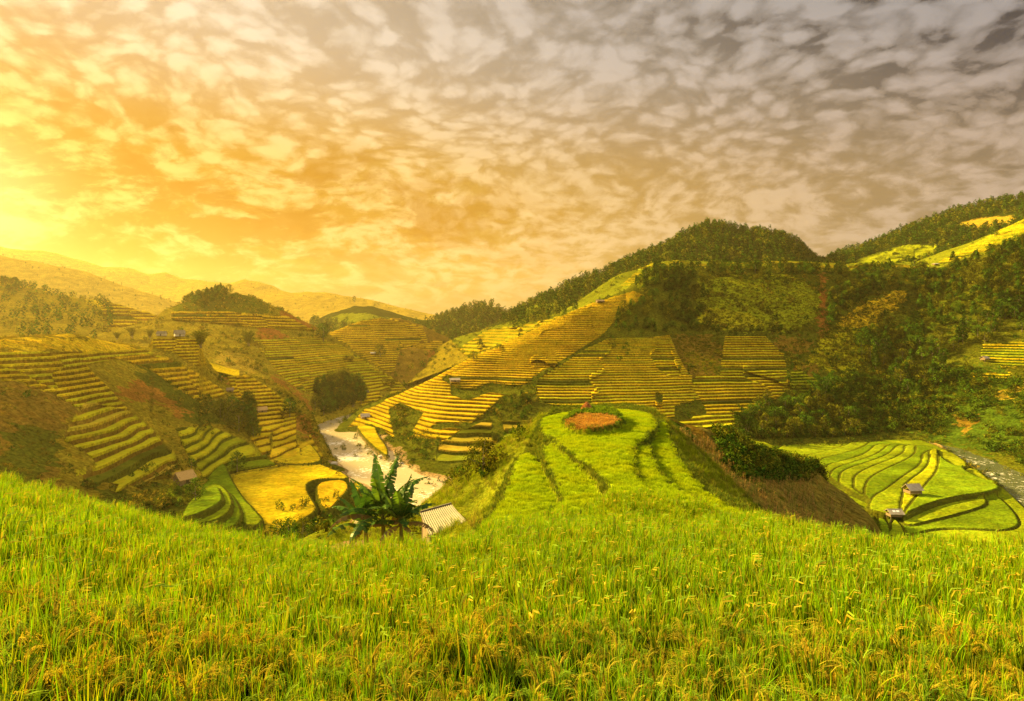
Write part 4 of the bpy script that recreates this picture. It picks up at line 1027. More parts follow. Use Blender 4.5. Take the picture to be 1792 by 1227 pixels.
# rice of the near field
def plant_rice():
    xs = []; s0 = .205
    gy = np.arange(1.0, 31, s0 * 1.12)
    P = []
    for y in gy:
        x0, x1 = (-330 - CX) / F * y, (2120 - CX) / F * y
        if y < 8: x0, x1 = min(x0, -9.5), max(x1, 9.5)
        x = np.arange(x0, x1, s0) + rng.normal(0, .04, len(np.arange(x0, x1, s0))); P.append(np.stack([x, np.full(len(x), y) + rng.normal(0, .04, len(x))], 1))
    P = np.concatenate(P); X, Y = P[:, 0], P[:, 1]
    px = CX + F * X / Y; z, cls = near_surface(X, Y); de = np.interp(px, FS_PX, FS_D)
    ok = (Y < de + .3 + .5 * (hash2(np.floor(X * 3), np.floor(X), 4))) & (cls == 0) | ((cls == 1) & (Y < 27))
    P3 = np.stack([X, Y, z - RICE_H], 1)[ok]; Yk = P3[:, 1]
    hv = 1 + .12 * fbm(P3[:, 0] / 2.2, P3[:, 1] / 2.2, 3, 77) +   .26 * fbm(P3[:, 0] / .4, P3[:, 1] / .45, 2, 79)
    near = Yk < 7.5
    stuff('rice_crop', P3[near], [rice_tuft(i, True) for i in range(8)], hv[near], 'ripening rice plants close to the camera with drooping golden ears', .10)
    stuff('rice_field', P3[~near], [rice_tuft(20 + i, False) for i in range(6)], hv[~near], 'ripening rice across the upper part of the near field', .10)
plant_rice()
EL = [clump(700 + i, 40, .20, .15, .022, (.18, .26, .005), (.34, .45, .008), .03) for i in range(4)]
GR = [clump(710 + i, 26, .30, .55, .028, (.09, .13, .005), (.28, .33, .01), .06, (.4, 1.6), .7) for i in range(3)] + [clump(720, 24, .3, .6, .03, (.09, .09, .02), (.24, .22, .04), .2, (.4, 1.6), .7)]
S = SHEETS['near']
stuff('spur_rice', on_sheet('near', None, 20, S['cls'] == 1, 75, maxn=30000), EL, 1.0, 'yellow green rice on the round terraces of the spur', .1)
gp = on_sheet('near', [(560, 760), (1400, 690), (1400, 960), (560, 960)], 3.2, (S['cls'] == 2) & (S['Y'] > 18), 100, maxn=16000)
gp = gp[(np.abs(gp[:, 0] + 4.5) > 3.0) | (np.abs(gp[:, 1] - 39) > 5)]
stuff('slope_grass', gp, GR, rng.choice([.5, .7, 1.0], len(gp)), 'long grass on the steep flanks of the spur', .2)
bp = on_sheet('near', None, 9, (S['cls'] == 3) & (S['Y'] > 24), 70, maxn=9000)
stuff('bank_weeds', bp, [clump(730 + i, 20, .2, .34, .035, (.05, .08, .01), (.14, .18, .02), .12, (.4, 1.5), .8) for i in range(3)], .9, 'weeds on the banks between the spur terraces', .3)
sp_ = on_sheet('near', None, 9, (S['cls'] == 5), 80, maxn=2500)
stuff('garden_stubble', sp_, [clump(745 + i, 9, .12, .16, .05, (.25, .12, .04), (.50, .34, .10), .5, (.8, 2.2), 1.2) for i in range(2)], 1.0, 'dry orange stubble on the round garden plot', .4)
dp = on_sheet('near', None, 16, (S['cls'] == 4), 80, maxn=3000)
stuff('garden_greens', dp, [clump(740 + i, 16, .16, .26, .06, (.05, .09, .01), (.15, .24, .012), 0, (.6, 1.8), 1.0) for i in range(2)], 1.0, 'leafy vegetables round the small round garden plot', .3)
bz = on_sheet('near', [(470, 880), (1000, 730), (1000, 800), (760, 930), (480, 950)], .10, (S['cls'] == 2), 120, maxn=500)
bz = bz[(np.abs(bz[:, 0] + 4.0) > 4.2) | (np.abs(bz[:, 1] - 37) > 8)]
stuff('undergrowth', bz, BUSHES, .55, 'low undergrowth on the left flank of the spur', .2)
cp = on_sheet('corn_spur', [(1165, 742), (1250, 780), (1300, 830), (1430, 838), (1560, 960), (1560, 1100), (1120, 1100), (1230, 850), (1150, 770)], 2.6, maxn=7000)
stuff('dry_corn', cp, CORN, .62, 'dry brown corn standing on the slope right of the spur', .15)
lp = on_sheet('corn_spur', [(1150, 742), (1180, 745), (1230, 815), (1310, 872), (1350, 910), (1270, 905), (1150, 800)], 6, maxn=5000)
stuff('creeping_vines', lp, [clump(750 + i, 18, .3, .35, .08, (.02, .06, .008), (.07, .17, .018), 0, (.8, 2), 1.2) for i in range(2)], 1.0, 'bright green creepers between the spur rice and the dry corn', .3)
up = on_sheet('corn_spur', [(1250, 750), (1330, 788), (1430, 812), (1440, 840), (1350, 845), (1290, 835), (1260, 790)], .9, maxn=900)
stuff('ridge_scrub', up, BUSHES[:3], .8, 'dark scrub along the crest above the dry corn', .2)

# scrub over the hills
def scrub(nm, sh, polys, dens, sc, label, maxn=6000, kinds=None, cluster=True):
    P = on_sheet(sh, polys, dens, maxn=maxn)
    if cluster and len(P): P = P[(fbm(P[:, 0] / 11, P[:, 1] / 11, 3, 61) + rng.uniform(-.3, .3, len(P))) > -.12]
    stuff(nm, P, kinds or BUSHES, sc * rng.choice([.5, .8, 1.2], max(len(P), 1))[:len(P)], label, .2)
LUSHP = [[(1480, 655), (1560, 665), (1650, 640), (1700, 640), (1740, 665), (1990, 660), (1990, 960), (1792, 815), (1700, 775), (1600, 752), (1480, 765), (1280, 770), (1285, 735), (1400, 700)]]
scrub('hillside_scrub', 'great_terraced_slope', LUSHP, .33, 1.5, 'thick green scrub covering the foot of the right hillside', 16000, [BUSHES[1], BUSHES[2], BUSHES[1], BUSHES[0]], False)
scrub('slope_scrub', 'great_terraced_slope', [[(1450, 485), (1600, 470), (1600, 690), (1380, 690), (1440, 590), (1500, 540)], [(1230, 470), (1440, 470), (1440, 590), (1230, 590)], [(690, 765), (850, 735), (960, 700), (900, 690), (870, 700), (780, 775), (700, 850), (640, 800), (620, 760)], [(1060, 590), (1130, 610), (1110, 640), (1080, 630)], [(676, 708), (740, 720), (735, 775), (685, 775)], [(676, 708), (740, 720), (735, 775), (685, 775)], [(1380, 600), (1420, 600), (1390, 690), (1370, 690)]], .07, 1.2, 'scattered scrub between the terraces of the great slope', 5000)
scrub('bank_scrub', 'near_hill', [[(225, 640), (262, 640), (300, 668), (345, 690), (420, 700), (445, 745), (440, 780), (330, 750), (330, 720), (270, 672)], [(-220, 690), (60, 740), (130, 790), (120, 850), (200, 900), (-220, 900)], [(120, 838), (330, 800), (350, 930), (120, 930)], [(300, 790), (345, 800), (350, 850), (300, 840)], [(400, 600), (470, 610), (560, 740), (580, 800), (540, 760), (470, 690)], [(-220, 665), (30, 670), (120, 740), (60, 745)]], .10, .7, 'olive scrub on the banks of the left hill', 6000)
scrub('gully_scrub', 'hut_mound', [[(180, 850), (330, 866), (320, 885), (300, 905), (320, 960), (180, 960)], [(330, 845), (370, 860), (345, 890), (320, 880)]], .30, .9, 'dark scrub in the gully below the thatched hut', 1500)
scrub('hill_scrub', 'terraced_hill', [[(300, 520), (480, 515), (560, 570), (480, 548), (330, 560)], [(280, 560), (420, 565), (450, 600), (330, 600)], [(340, 600), (440, 600), (470, 660), (550, 725), (560, 740), (450, 690)], [(440, 585), (560, 580), (560, 594), (440, 594)]], .02, 1.2, 'scrub over the top of the middle terraced hill', 3000)
scrub('far_scrub', 'round_hill', [[(690, 600), (830, 610), (850, 690), (690, 700), (680, 650)]], .02, 1.8, 'scrub on the shaded side of the round hill', 1500)
scrub('riverside_scrub', 'valley', [[(460, 895), (640, 860), (760, 830), (860, 880), (640, 960), (460, 960)], [(615, 760), (650, 775), (690, 812), (760, 845), (740, 850), (660, 800)], [(1640, 780), (1700, 800), (1780, 850), (1792, 880), (1740, 850), (1690, 812)], [(1380, 768), (1600, 756), (1640, 770), (1480, 764)], [(555, 800), (600, 832), (590, 838), (545, 800)]], .10, .8, 'low green scrub along the river banks', 2500)
scrub('bench_scrub', 'terraced_bench', [[(1180, 750), (1300, 765), (1300, 860), (1180, 860)]], .3, .9, 'scrub beside the small terraced bench', 600)

for nm, sh, dn, sc, kinds, mx in [('slope_thicket', 'great_terraced_slope', .11, .75, [BUSHES[0], BUSHES[2], BUSHES[1], BUSHES[4]], 16000), ('left_thicket', 'near_hill', .26, .42, [BUSHES[3], BUSHES[0], BUSHES[4]], 10000),
                              ('middle_thicket', 'terraced_hill', .035, .8, [BUSHES[3], BUSHES[0]], 3500), ('plateau_thicket', 'plateau', .02, .9, BUSHES[:3], 2000), ('round_thicket', 'round_hill', .015, .9, [BUSHES[3], BUSHES[0]], 1500), ('saddle_thicket', 'wooded_dome', .02, 1.3, [BUSHES[0], BUSHES[4], BUSHES[2]], 4000)]:
    P = on_sheet(sh, None, dn, SHEETS[sh]['nat'], maxn=mx)
    if sh == 'great_terraced_slope':
        qx, qy = CX + F * P[:, 0] / P[:, 1], HY - F * P[:, 2] / P[:, 1]
        P = P[~(inside([(1070, 470), (1432, 484), (1432, 576), (1070, 590)], qx, qy) | inside([(1462, 575), (1500, 538), (1592, 505), (1582, 535), (1540, 575), (1555, 592), (1525, 640), (1405, 640)], qx, qy)) | (rng.random(len(P)) < .12)]
    P = P[(fbm(P[:, 0] / 17, P[:, 1] / 17, 3, 65) + rng.uniform(-.45, .45, len(P))) > -.30]
    stuff(nm, P, kinds, sc * rng.choice([.5, .8, 1.3], len(P)), {'slope_thicket': 'low green thicket between the terraces of the great slope', 'left_thicket': 'low golden thicket on the left hill', 'middle_thicket': 'low thicket over the middle terraced hill', 'plateau_thicket': 'bushes on the fields of the high plateau', 'round_thicket': 'low thicket on the round hill', 'saddle_thicket': 'low thicket on the saddle left of the great slope'}[nm], .2)
P = on_sheet('near_hill', [[(-220, 660), (20, 664), (90, 690), (150, 735), (115, 760), (130, 790), (110, 830), (160, 900), (-220, 900)], [(190, 690), (262, 660), (335, 722), (260, 738)], [(385, 590), (470, 600), (560, 730), (540, 760), (400, 655)], [(-220, 588), (260, 585), (280, 603), (0, 616), (-220, 616)]], .9, SHEETS['near_hill']['nat'], maxn=14000)
stuff('dry_grass', P, [clump(760 + i, 22, .5, .7, .07, (.10, .08, .01), ((.34, .24, .03), (.26, .17, .03), (.22, .22, .02))[i], 0, (.4, 1.6), .8) for i in range(3)], rng.choice([.7, 1.0, 1.4], len(P)), 'dry golden grass tufts on the open slopes of the left hill', .2)
P = on_sheet('great_terraced_slope', [[(1225, 480), (1432, 484), (1432, 580), (1230, 580), (1215, 520)], [(1440, 570), (1590, 506), (1580, 560), (1520, 640), (1405, 640)], [(1600, 650), (1800, 640), (1800, 800), (1600, 770)], [(1168, 586), (1260, 588), (1266, 657), (1200, 660)]], .35, SHEETS['great_terraced_slope']['nat'], maxn=16000)
stuff('slope_tussocks', P, [clump(770 + i, 20, .8, 1.0, .12, (.05, .06, .006), ((.26, .28, .012), (.20, .24, .01), (.34, .27, .02))[i], 0, (.4, 1.6), .8) for i in range(3)], rng.choice([.7, 1.0, 1.4], len(P)), 'tussocks of tall grass on the open fields of the great slope', .2)
# ------------------------------------------------------------------ woods
FA = [(1072, 578), (1080, 545), (1125, 515), (1098, 498), (1130, 476), (1200, 474), (1240, 500), (1232, 545), (1215, 582), (1140, 586)]
FB = [(1500, 600), (1535, 577), (1600, 578), (1596, 505), (1570, 492), (1590, 480), (1650, 476), (1700, 462), (1792, 424), (1990, 365), (1990, 600), (1792, 580), (1725, 600), (1680, 625), (1650, 665), (1625, 700), (1590, 690), (1560, 655), (1515, 650)]
FC = [(1448, 520), (1500, 492), (1570, 486), (1572, 500), (1500, 535), (1462, 568), (1452, 590)]
FD = [(1290, 740), (1340, 705), (1390, 712), (1440, 700), (1500, 720), (1500, 762), (1440, 768), (1290, 764)]
FE = [(1180, 470), (1560, 466), (1560, 482), (1180, 486)]
FG = [(1075, 572), (1440, 576), (1440, 586), (1075, 586)]
FH = [(540, 700), (575, 665), (625, 670), (640, 700), (600, 720), (550, 735)]
FI = [(860, 700), (940, 690), (955, 712), (920, 735), (860, 740)]
woods = []
GT = 'great_terraced_slope'
for poly, dens, sc, lab, kinds in [
    (FA, .018, .68, 'dark broadleaf tree in the grove above the great terraces', (0, 1, 2, 4)), (FB, .024, .85, 'dark tree in the dense wood on the right hillside', (0, 1, 2, 5, 3)),
    (FC, .025, .8, 'tree in the strip of wood above the dry yellow field', (0, 4, 5)), (FD, .024, .75, 'dark tree in the belt beside the river below the right hillside', (0, 4, 5, 2)),
    (FE, .016, .62, 'small tree in the row along the upper edge of the slope', (0, 1, 2)), (FG, .022, .45, 'small tree in the hedge row above the middle terraces', (0, 5, 2)),
    (FI, .03, .35, 'bushy small tree in the hollow left of the round terraces', (0, 5, 2))]:
    P = on_sheet(GT, poly, dens, maxn=1500)
    for p in P: woods.append((p[1] / (sc), tuple(p), sc, lab, random.choice(kinds)))
for poly, sh, dens, sc, lab, kinds in [(FH, 'terraced_hill', .05, .8, 'tree in the grove at the river bend on the left', (1, 4, 2)),
    ([(322, 530), (345, 505), (395, 500), (400, 520), (350, 545)], 'terraced_hill', .02, .75, 'tree in the clump on top of the middle terraced hill', (0, 1, 2)),
    ([(435, 760), (425, 700), (440, 700), (450, 780)], 'near_hill', .08, .55, 'bushy tree beside the narrow terraces of the left hill', (0, 2, 5)),
    ([(370, 735), (400, 715), (440, 720), (440, 745), (390, 755)], 'near_hill', .05, .65, 'bushy tree in the thicket right of the ploughed slope', (0, 2, 5)),
    ([(0, 488), (40, 490), (20, 520), (0, 520)], 'hazy_hill', .02, .55, 'tree on the crest at the left edge of the view', (0, 1))]:
    P = on_sheet(sh, poly, dens, maxn=300)
    for p in P: woods.append((p[1] / sc, tuple(p), sc, lab, random.choice(kinds)))
woods.sort(key=lambda w: w[0])
GROUPN = {}
def tree_thing(name, kind, p, s, lab, cat='tree', group=None, rz=None):
    cm, tm, H = TREES[kind]
    t = empty(name, p, random.uniform(0, 6.28) if rz is None else rz, s); tag(t, lab, cat, group)
    link('trunk', tm, t); link('crown', cm, t)
    return t
for w in woods[:285]:
    tree_thing('woodland_tree', w[4], w[1], w[2] * random.uniform(.75, 1.3), w[3], 'tree', w[3].replace('tree', 'trees', 1))
rest = woods[285:]
def far_forest(nm, pts, sc, label): stuff(nm, pts, FARTREES, sc, label, .06)
if rest:
    stuff('hillside_wood', [w[1] for w in rest], [t[0] for t in TREES], np.array([w[2] for w in rest]), 'dense dark wood climbing the upper right hillside', .06)
P = on_sheet('wooded_dome', None, .018, SHEETS['wooded_dome']['SY'] < 474 + 0 * SHEETS['wooded_dome']['Y'], maxn=6000)
Q = on_sheet('wooded_dome', [(860, 560), (1000, 485), (1130, 440), (1130, 480), (1060, 510), (1020, 540), (900, 575)], .014, maxn=4000)
far_forest('dome_forest', np.concatenate([P, Q]), .72, 'pine and broadleaf forest covering the domed hill')
P = on_sheet('right_ridge', None, .014, maxn=9000); s = SHEETS['right_ridge']
sx = CX + F * P[:, 0] / P[:, 1]; sy = HY - F * P[:, 2] / P[:, 1]
field = inside([(1490, 460), (1560, 434), (1600, 426), (1645, 430), (1632, 452), (1560, 468), (1500, 470)], sx, sy) | inside([(1660, 396), (1720, 380), (1800, 374), (1760, 397), (1700, 402)], sx, sy)
far_forest('ridge_forest', P[~field], .75, 'forest on the high ridge at the right')
far_forest('hazy_forest', on_sheet('hazy_hill', [(-250, 480), (40, 500), (160, 522), (210, 545), (170, 600), (60, 600), (-250, 640)], .005, maxn=1400), .65, 'hazy forest on the left slope under the glow')
far_forest('distant_wood', on_sheet('distant_hill', [(540, 560), (600, 570), (740, 570), (790, 550), (850, 533), (900, 550), (960, 580), (900, 600), (740, 600), (560, 600)], .010, maxn=4000), .95, 'distant wood on the low hill beyond the river')
far_forest('skyline_trees', np.concatenate([on_sheet('hazy_ridge', None, .0012, maxn=1500), on_sheet('mountain_range', None, .0004, maxn=2500)]), .42, 'trees covering the far hazy ridges')

# single trees and bamboo one can point to
def bamboo(px, py, s, k, lab, group=None):
    p = pick(px, py)
    if p is None: return
    t = empty('bamboo_clump', p, random.uniform(0, 6), s); tag(t, lab, 'bamboo', group); link('stems', BAMBOO[k][1], t); link('leaf_plumes', BAMBOO[k][0], t)
def lone(px, py, hpx, k, lab, name='broadleaf_tree', cat='tree'):
    p = pick(px, py)
    if p is None: return
    H = hpx * p.y / F; tree_thing(name, k, p, H / TREES[k][2], lab, cat)
bamboo(232, 592, 1.0, 0, 'wide bamboo clump at the right end of the golden crest on the left')
bamboo(262, 592, .75, 0, 'smaller bamboo clump right behind the wide one on the left crest')
bamboo(205, 594, .6, 0, 'low bamboo at the left foot of the wide clump')
bamboo(350, 608, 1.0, 0, 'bamboo clump between the two farmhouse roofs and the tall bamboo')
bamboo(434, 606, 1.35, 0, 'tall feathery bamboo clump beside the red earth scar')
lone(566, 596, 30, 0, 'round dark tree standing alone above the left terraces')
bamboo(1305, 762, 1.55, 2, 'big dark bamboo by the river left of the wooded belt')
bamboo(1345, 742, .8, 1, 'small drooping bamboo right behind the big dark one')
bamboo(1443, 706, 1.9, 2, 'tall dark bamboo clump at the foot of the right hillside')
bamboo(1650, 640, 1.0, 1, 'bamboo at the lower edge of the right wood')
bamboo(590, 716, 1.5, 1, 'bamboo clump in the middle of the river bend grove')
bamboo(570, 716, 1.3, 1, 'bamboo clump at the left end of the river bend grove')
bamboo(618, 712, 1.2, 1, 'bamboo clump at the right end of the river bend grove')
lone(632, 706, 20, 0, 'round bush like tree right of the river bend grove')
lone(507, 727, 30, 0, 'dark tree above the raw earth bank of the river')
lone(829, 630, 16, 2, 'small tree on the lower left rim of the great slope')
lone(845, 832, 62, 2, 'small leafy tree on the left flank of the spur')
lone(418, 755, 36, 2, 'leafy tree at the top of the narrow terraces')
lone(387, 668, 14, 0, 'tiny round tree above the narrow terraces')
lone(415, 822, 30, 5, 'dark bush at the left end of the yellow paddy', 'shrub', 'shrub')
lone(342, 875, 36, 5, 'dark green shrub right below the thatched hut', 'shrub', 'shrub')
lone(335, 820, 18, 0, 'shrub on the bank above the thatched hut', 'shrub', 'shrub')
lone(665, 625, 22, 2, 'tree in the middle of the round hill')
lone(1008, 543, 14, 1, 'small tree on the skyline rim of the great slope, lowest of the row')
lone(988, 552, 10, 0, 'bush like tree left of the lowest skyline tree', 'shrub', 'shrub')
lone(1130, 492, 22, 1, 'tree at the left tip of the upper grove')
lone(1322, 478, 22, 3, 'pointed tree in the middle of the upper field edge')
lone(1600, 476, 26, 1, 'dark tree at the lower end of the light green field strip')
lone(1740, 414, 18, 0, 'tree on the upper edge of the right wood')
lone(620, 530, 12, 1, 'far tree on the hazy ridge crest')
lone(42, 502, 12, 0, 'round tree on the hazy left crest')
for k, (px, py, hp) in enumerate([(485, 940, 30), (505, 942, 34), (530, 944, 38), (552, 945, 36), (575, 946, 34), (592, 948, 28), (515, 950, 26), (560, 950, 26)]):
    D = 66 + 4 * (k % 3); p = at(px, py, D); H = hp * D / F
    tree_thing('shrub', [0, 5, 2][k % 3], p, H / TREES[[0, 5, 2][k % 3]][2], 'dark shrub in the thicket left of the banana plants', 'shrub', 'shrubs in the thicket left of the banana plants')

# ------------------------------------------------------------------ banana plants beside the shed
def banana():
    r = random.Random(3)
    specs = [((672, 948), 37.0, 5.9, 20, 'tall banana plant with upright leaves beside the tin roofed shed'), ((702, 946), 36.4, 4.7, 16, 'middle sized banana plant leaning over the tin roof'), ((642, 946), 38.2, 4.6, 16, 'banana plant with long drooping leaves at the left of its cluster')]
    for (px, py), D, H, n, lab in specs:
        base = at(px, py + 14, D); root = empty('banana_plant', base, 0); tag(root, lab, 'banana plant', 'banana plants beside the tin roofed shed')
        lean = Vector((r.uniform(-.2, .2), r.uniform(-.2, .2), 0)); st = H * .42
        m = MB(); m.tube([(0, 0, -.6), lean * .4 + Vector((0, 0, st * .5)), lean + Vector((0, 0, st))], [.17, .13, .08], 9, (.16, .17, .05)); m.build('stem', M_BANANA, root, True, True)
        for k in range(n):
            az = k * 2.4 + r.uniform(-.4, .4); t = k / (n - 1); el0 = 1.45 - 1.15 * t + r.uniform(-.1, .1); L = H * .55 * r.uniform(.85, 1.15)
            bend = .45 + 1.5 * t; mb = MB(); p = lean + Vector((0, 0, st * (.97 - .25 * t))); seg = 18; rows = []
            dead = t > .85
            for i in range(seg + 1):
                u = i / seg; e = el0 - bend * u ** 1.6
                d = Vector((math.cos(az) * math.cos(e), math.sin(az) * math.cos(e), math.sin(e))); side = Vector((-math.sin(az), math.cos(az), 0)); up = side.cross(d) * -1
                q = max(0, (u - .14) / .86); w = .42 * math.sin(math.pi * min(1, q ** .62)) ** .6 if q > 0 else .015
                w = max(w, .012) * (1 if not dead else .55); fold = .22 + (.6 if dead else 0)
                rows.append((p.copy(), side, up, w, fold)); p = p + d * (L * 1.12 / seg)
            cb = (.15, .11, .04) if dead else [(.03, .075, .012), (.045, .10, .014), (.09, .17, .02)][r.randrange(3)]
            for sgn in (-1, 1):
                for i in range(seg):
                    a, sa, ua, wa, fo = rows[i]; b, sb, ub, wb, _ = rows[i + 1]
                    gap = .70 if (r.random() < .5 and i > 3) else 1.0
                    droop = r.uniform(-.12, .45) if i > 3 else 0
                    ea = a + sgn * sa * wa - ua * wa * (fo + droop); eb = b * gap + a * (1 - gap) + (sgn * sb * wb - ub * wb * (fo + droop)) * (1 if gap == 1 else .95)
                    f_ = r.uniform(.85, 1.15); cc = tuple(v * f_ for v in cb)
                    mb.quad([a, ea, eb, b], cc)
            mb.tube([q[0] - q[2] * .01 for q in rows], [.03 * (1 - .8 * i / seg) for i in range(seg + 1)], 5, (.16, .20, .05))
            mb.build('leaf', M_BANANA, root, False, True)
banana()

# ------------------------------------------------------------------ huts and houses
M_THATCH = plain_material('thatch', (.28, .15, .04), (.46, .29, .10), 2.5, .95, .8, (1, 1, 5))
M_PLANK = plain_material('weathered_planks', (.10, .06, .03), (.26, .17, .09), 2.0, .9, .5, (6, 6, 1))
M_POST = plain_material('post_wood', (.12, .08, .05), (.22, .15, .09), 3)
M_TIN = plain_material('rusty_tin', (.075, .06, .038), (.15, .12, .075), .9, .7, .15)
M_TIN2 = plain_material('grey_roofing', (.20, .155, .10), (.36, .29, .21), .9, .6, .3)
M_DARK = plain_material('door_dark', (.015, .012, .01), (.03, .02, .015), 2)
M_WHITE = plain_material('whitewash', (.36, .32, .25), (.48, .44, .35), 1.5, .8, .2)
M_PANEL = plain_material('light_patch', (.62, .60, .58), (.75, .73, .70), 2, .5, .1)

def hut(name, p, rz, w, d, wall, rise, stilt, roofm, lab, cat='hut', wallm=None, group=None, patch=0, ov=.45, open_=False, layers=3):
    root = empty(name, p, rz); tag(root, lab, cat, group); wallm = wallm or M_PLANK; r = random.Random(int(p.x * 10) + 5)
    for x in (-1, 1):
        for y in (-1, 1): mb = MB(); mb.tube([(x * (w / 2 - .08), y * (d / 2 - .08), -1.2), (x * (w / 2 - .08), y * (d / 2 - .08), stilt + wall)], .075, 6); mb.build('post', M_POST, root)
    if stilt > .2: mb = MB(); mb.box((0, 0, stilt), (w + .2, d + .2, .10)); mb.build('floor', M_POST, root)
    mb = MB(); nb = max(6, int(w / .22))
    h0 = wall * (.55 if open_ else 1.0)
    for s_ in (-1, 1):
        for i in range(nb):
            x = -w / 2 + (i + .5) * w / nb
            if s_ < 0 and abs(x) < .42 and not open_: continue
            mb.box((x, s_ * d / 2, stilt + .06 + h0 / 2), (w / nb - .02, .05 + .02 * r.random(), h0 - .03 * r.random()))
        nd = max(5, int(d / .22))
        for i in range(nd):
            y = -d / 2 + (i + .5) * d / nd; hh = h0
            if not open_: hh = h0 + rise * (1 - abs(y) / (d / 2 + ov)) * .9
            mb.box((s_ * w / 2, y, stilt + .06 + hh / 2), (.05 + .02 * r.random(), d / nd - .02, hh))
    mb.build('wall', wallm, root)
    if not open_: mb = MB(); mb.box((0, -d / 2 + .02, stilt + .06 + h0 * .47), (.84, .05, h0 * .94)); mb.build('door', M_DARK, root)
    # gable roof, ridge along x, built in overlapping courses with a ragged lower edge
    mb = MB(); L = w + 2 * ov; half = d / 2 + ov; zt = stilt + wall + .05
    zr = zt + rise; ze = zt - rise * ov / (d / 2)
    nx = max(10, int(L / .28))
    for s_ in (-1, 1):
        for q in range(layers):
            t0, t1 = q / layers, (q + 1) / layers + .05
            for i in range(nx):
                x0, x1 = -L / 2 + L * i / nx, -L / 2 + L * (i + 1) / nx; j0 = r.uniform(0, .06) * (roofm is M_THATCH); lift = .03 + .045 * (layers - q) / layers + r.uniform(0, .02) + (.02 if i % 2 else 0)
                tt = t1 + j0
                mb.quad([(x0, s_ * half * t0, zr + (ze - zr) * t0 + lift + .03), (x1, s_ * half * t0, zr + (ze - zr) * t0 + lift + .03), (x1, s_ * half * tt, zr + (ze - zr) * tt + lift), (x0, s_ * half * tt, zr + (ze - zr) * tt + lift)])
                mb.quad([(x0, s_ * half * tt, zr + (ze - zr) * tt + lift), (x1, s_ * half * tt, zr + (ze - zr) * tt + lift), (x1, s_ * half * tt, zr + (ze - zr) * tt - .08), (x0, s_ * half * tt, zr + (ze - zr) * tt - .08)])
        mb.quad([(-L / 2, 0, zr - .05), (L / 2, 0, zr - .05), (L / 2, s_ * half, ze - .05), (-L / 2, s_ * half, ze - .05)])
        mb.quad([(-L / 2, 0, zr + .10), (-L / 2, s_ * half, ze + .06), (-L / 2, s_ * half, ze - .05), (-L / 2, 0, zr - .05)]); mb.quad([(L / 2, 0, zr + .10), (L / 2, s_ * half, ze + .06), (L / 2, s_ * half, ze - .05), (L / 2, 0, zr - .05)])
    rf = mb.build('roof', roofm, root)
    mb = MB(); mb.tube([(-L / 2, 0, zr + .12), (L / 2, 0, zr + .12)], .09, 6); mb.build('ridge_pole', roofm, rf)
    for q in range(patch):
        mb = MB(); x = (q - (patch - 1) / 2) * 1.1; a, b = .28, .62
        mb.quad([(x - .45, -half * a, zr + (ze - zr) * a + .16), (x + .45, -half * a, zr + (ze - zr) * a + .16), (x + .45, -half * b, zr + (ze - zr) * b + .14), (x - .45, -half * b, zr + (ze - zr) * b + .14)])
        mb.build('light_panel', M_PANEL, rf)
    return root

def hut_at(px, py, name, rz, scale_px, wall, rise, stilt, roofm, lab, **k):
    p = pick(px, py)
    if p is None: print('no ground', lab); return
    w = scale_px * p.y / F; q = w / 5.0; d = k.pop('depth', .7)
    return hut(name, p, rz, w, w * d, wall * q * 2, rise * q * 2, stilt * q * 2, roofm, lab, **k)
hut_at(322, 850, 'thatched_hut', math.radians(58), 25, 1.15, .85, .45, M_THATCH, 'thatched wooden hut on stilts at the foot of the dry left terraces', depth=.9)
hut_at(458, 722, 'thatched_hut', math.radians(35), 15, .8, .6, .2, M_THATCH, 'small hut with a straw roof halfway down the narrow left terraces')
hut_at(403, 686, 'thatched_hut', math.radians(20), 9, .9, .7, .3, M_PLANK, 'tiny dark hut at the top edge of the narrow left terraces')
hut_at(639, 733, 'field_hut', math.radians(25), 13, .7, .7, .3, M_TIN2, 'small dark hut on the river bank terrace at the foot of the great slope')
hut_at(796, 671, 'field_hut', math.radians(10), 16, .6, .35, .45, M_TIN2, 'flat roofed hut on the lit left rim of the great slope')
hut_at(653, 620, 'field_hut', math.radians(10), 8, .6, .4, .1, M_WHITE, 'small pale roofed hut on the round hill')
hut_at(640, 688, 'field_hut', math.radians(15), 9, .6, .4, .1, M_TIN, 'tin roofed hut beside the river bend grove')
hut_at(1597, 866, 'field_hut', math.radians(6), 22, .85, .75, .5, M_TIN2, 'open hut on stilts in the middle of the fan of green paddies', open_=True)
hut_at(1565, 906, 'field_hut', math.radians(-3), 20, .8, .55, .45, M_TIN2, 'hut with two light roof panels at the lower edge of the paddy fan', patch=2, open_=True)
hut_at(1723, 632, 'field_hut', math.radians(20), 11, .8, .6, .5, M_TIN2, 'little hut on stilts beside the terraces of the right hillside')
hut_at(1050, 530, 'field_hut', math.radians(8), 12, .5, .35, .2, M_PLANK, 'low brown hut on the skyline rim of the great slope')
hut_at(1637, 464, 'field_hut', math.radians(8), 8, .5, .3, .1, M_WHITE, 'tiny white roofed hut at the foot of the light strip field')
hut_at(283, 588, 'farmhouse', math.radians(12), 13, .8, .6, .1, M_TIN, 'left one of two farmhouses behind the left hill, pale tin roof', wallm=M_WHITE, cat='house')
hut_at(314, 589, 'farmhouse', math.radians(40), 15, .8, .9, .1, M_TIN, 'right one of two farmhouses behind the left hill, steep gable', wallm=M_WHITE, cat='house')

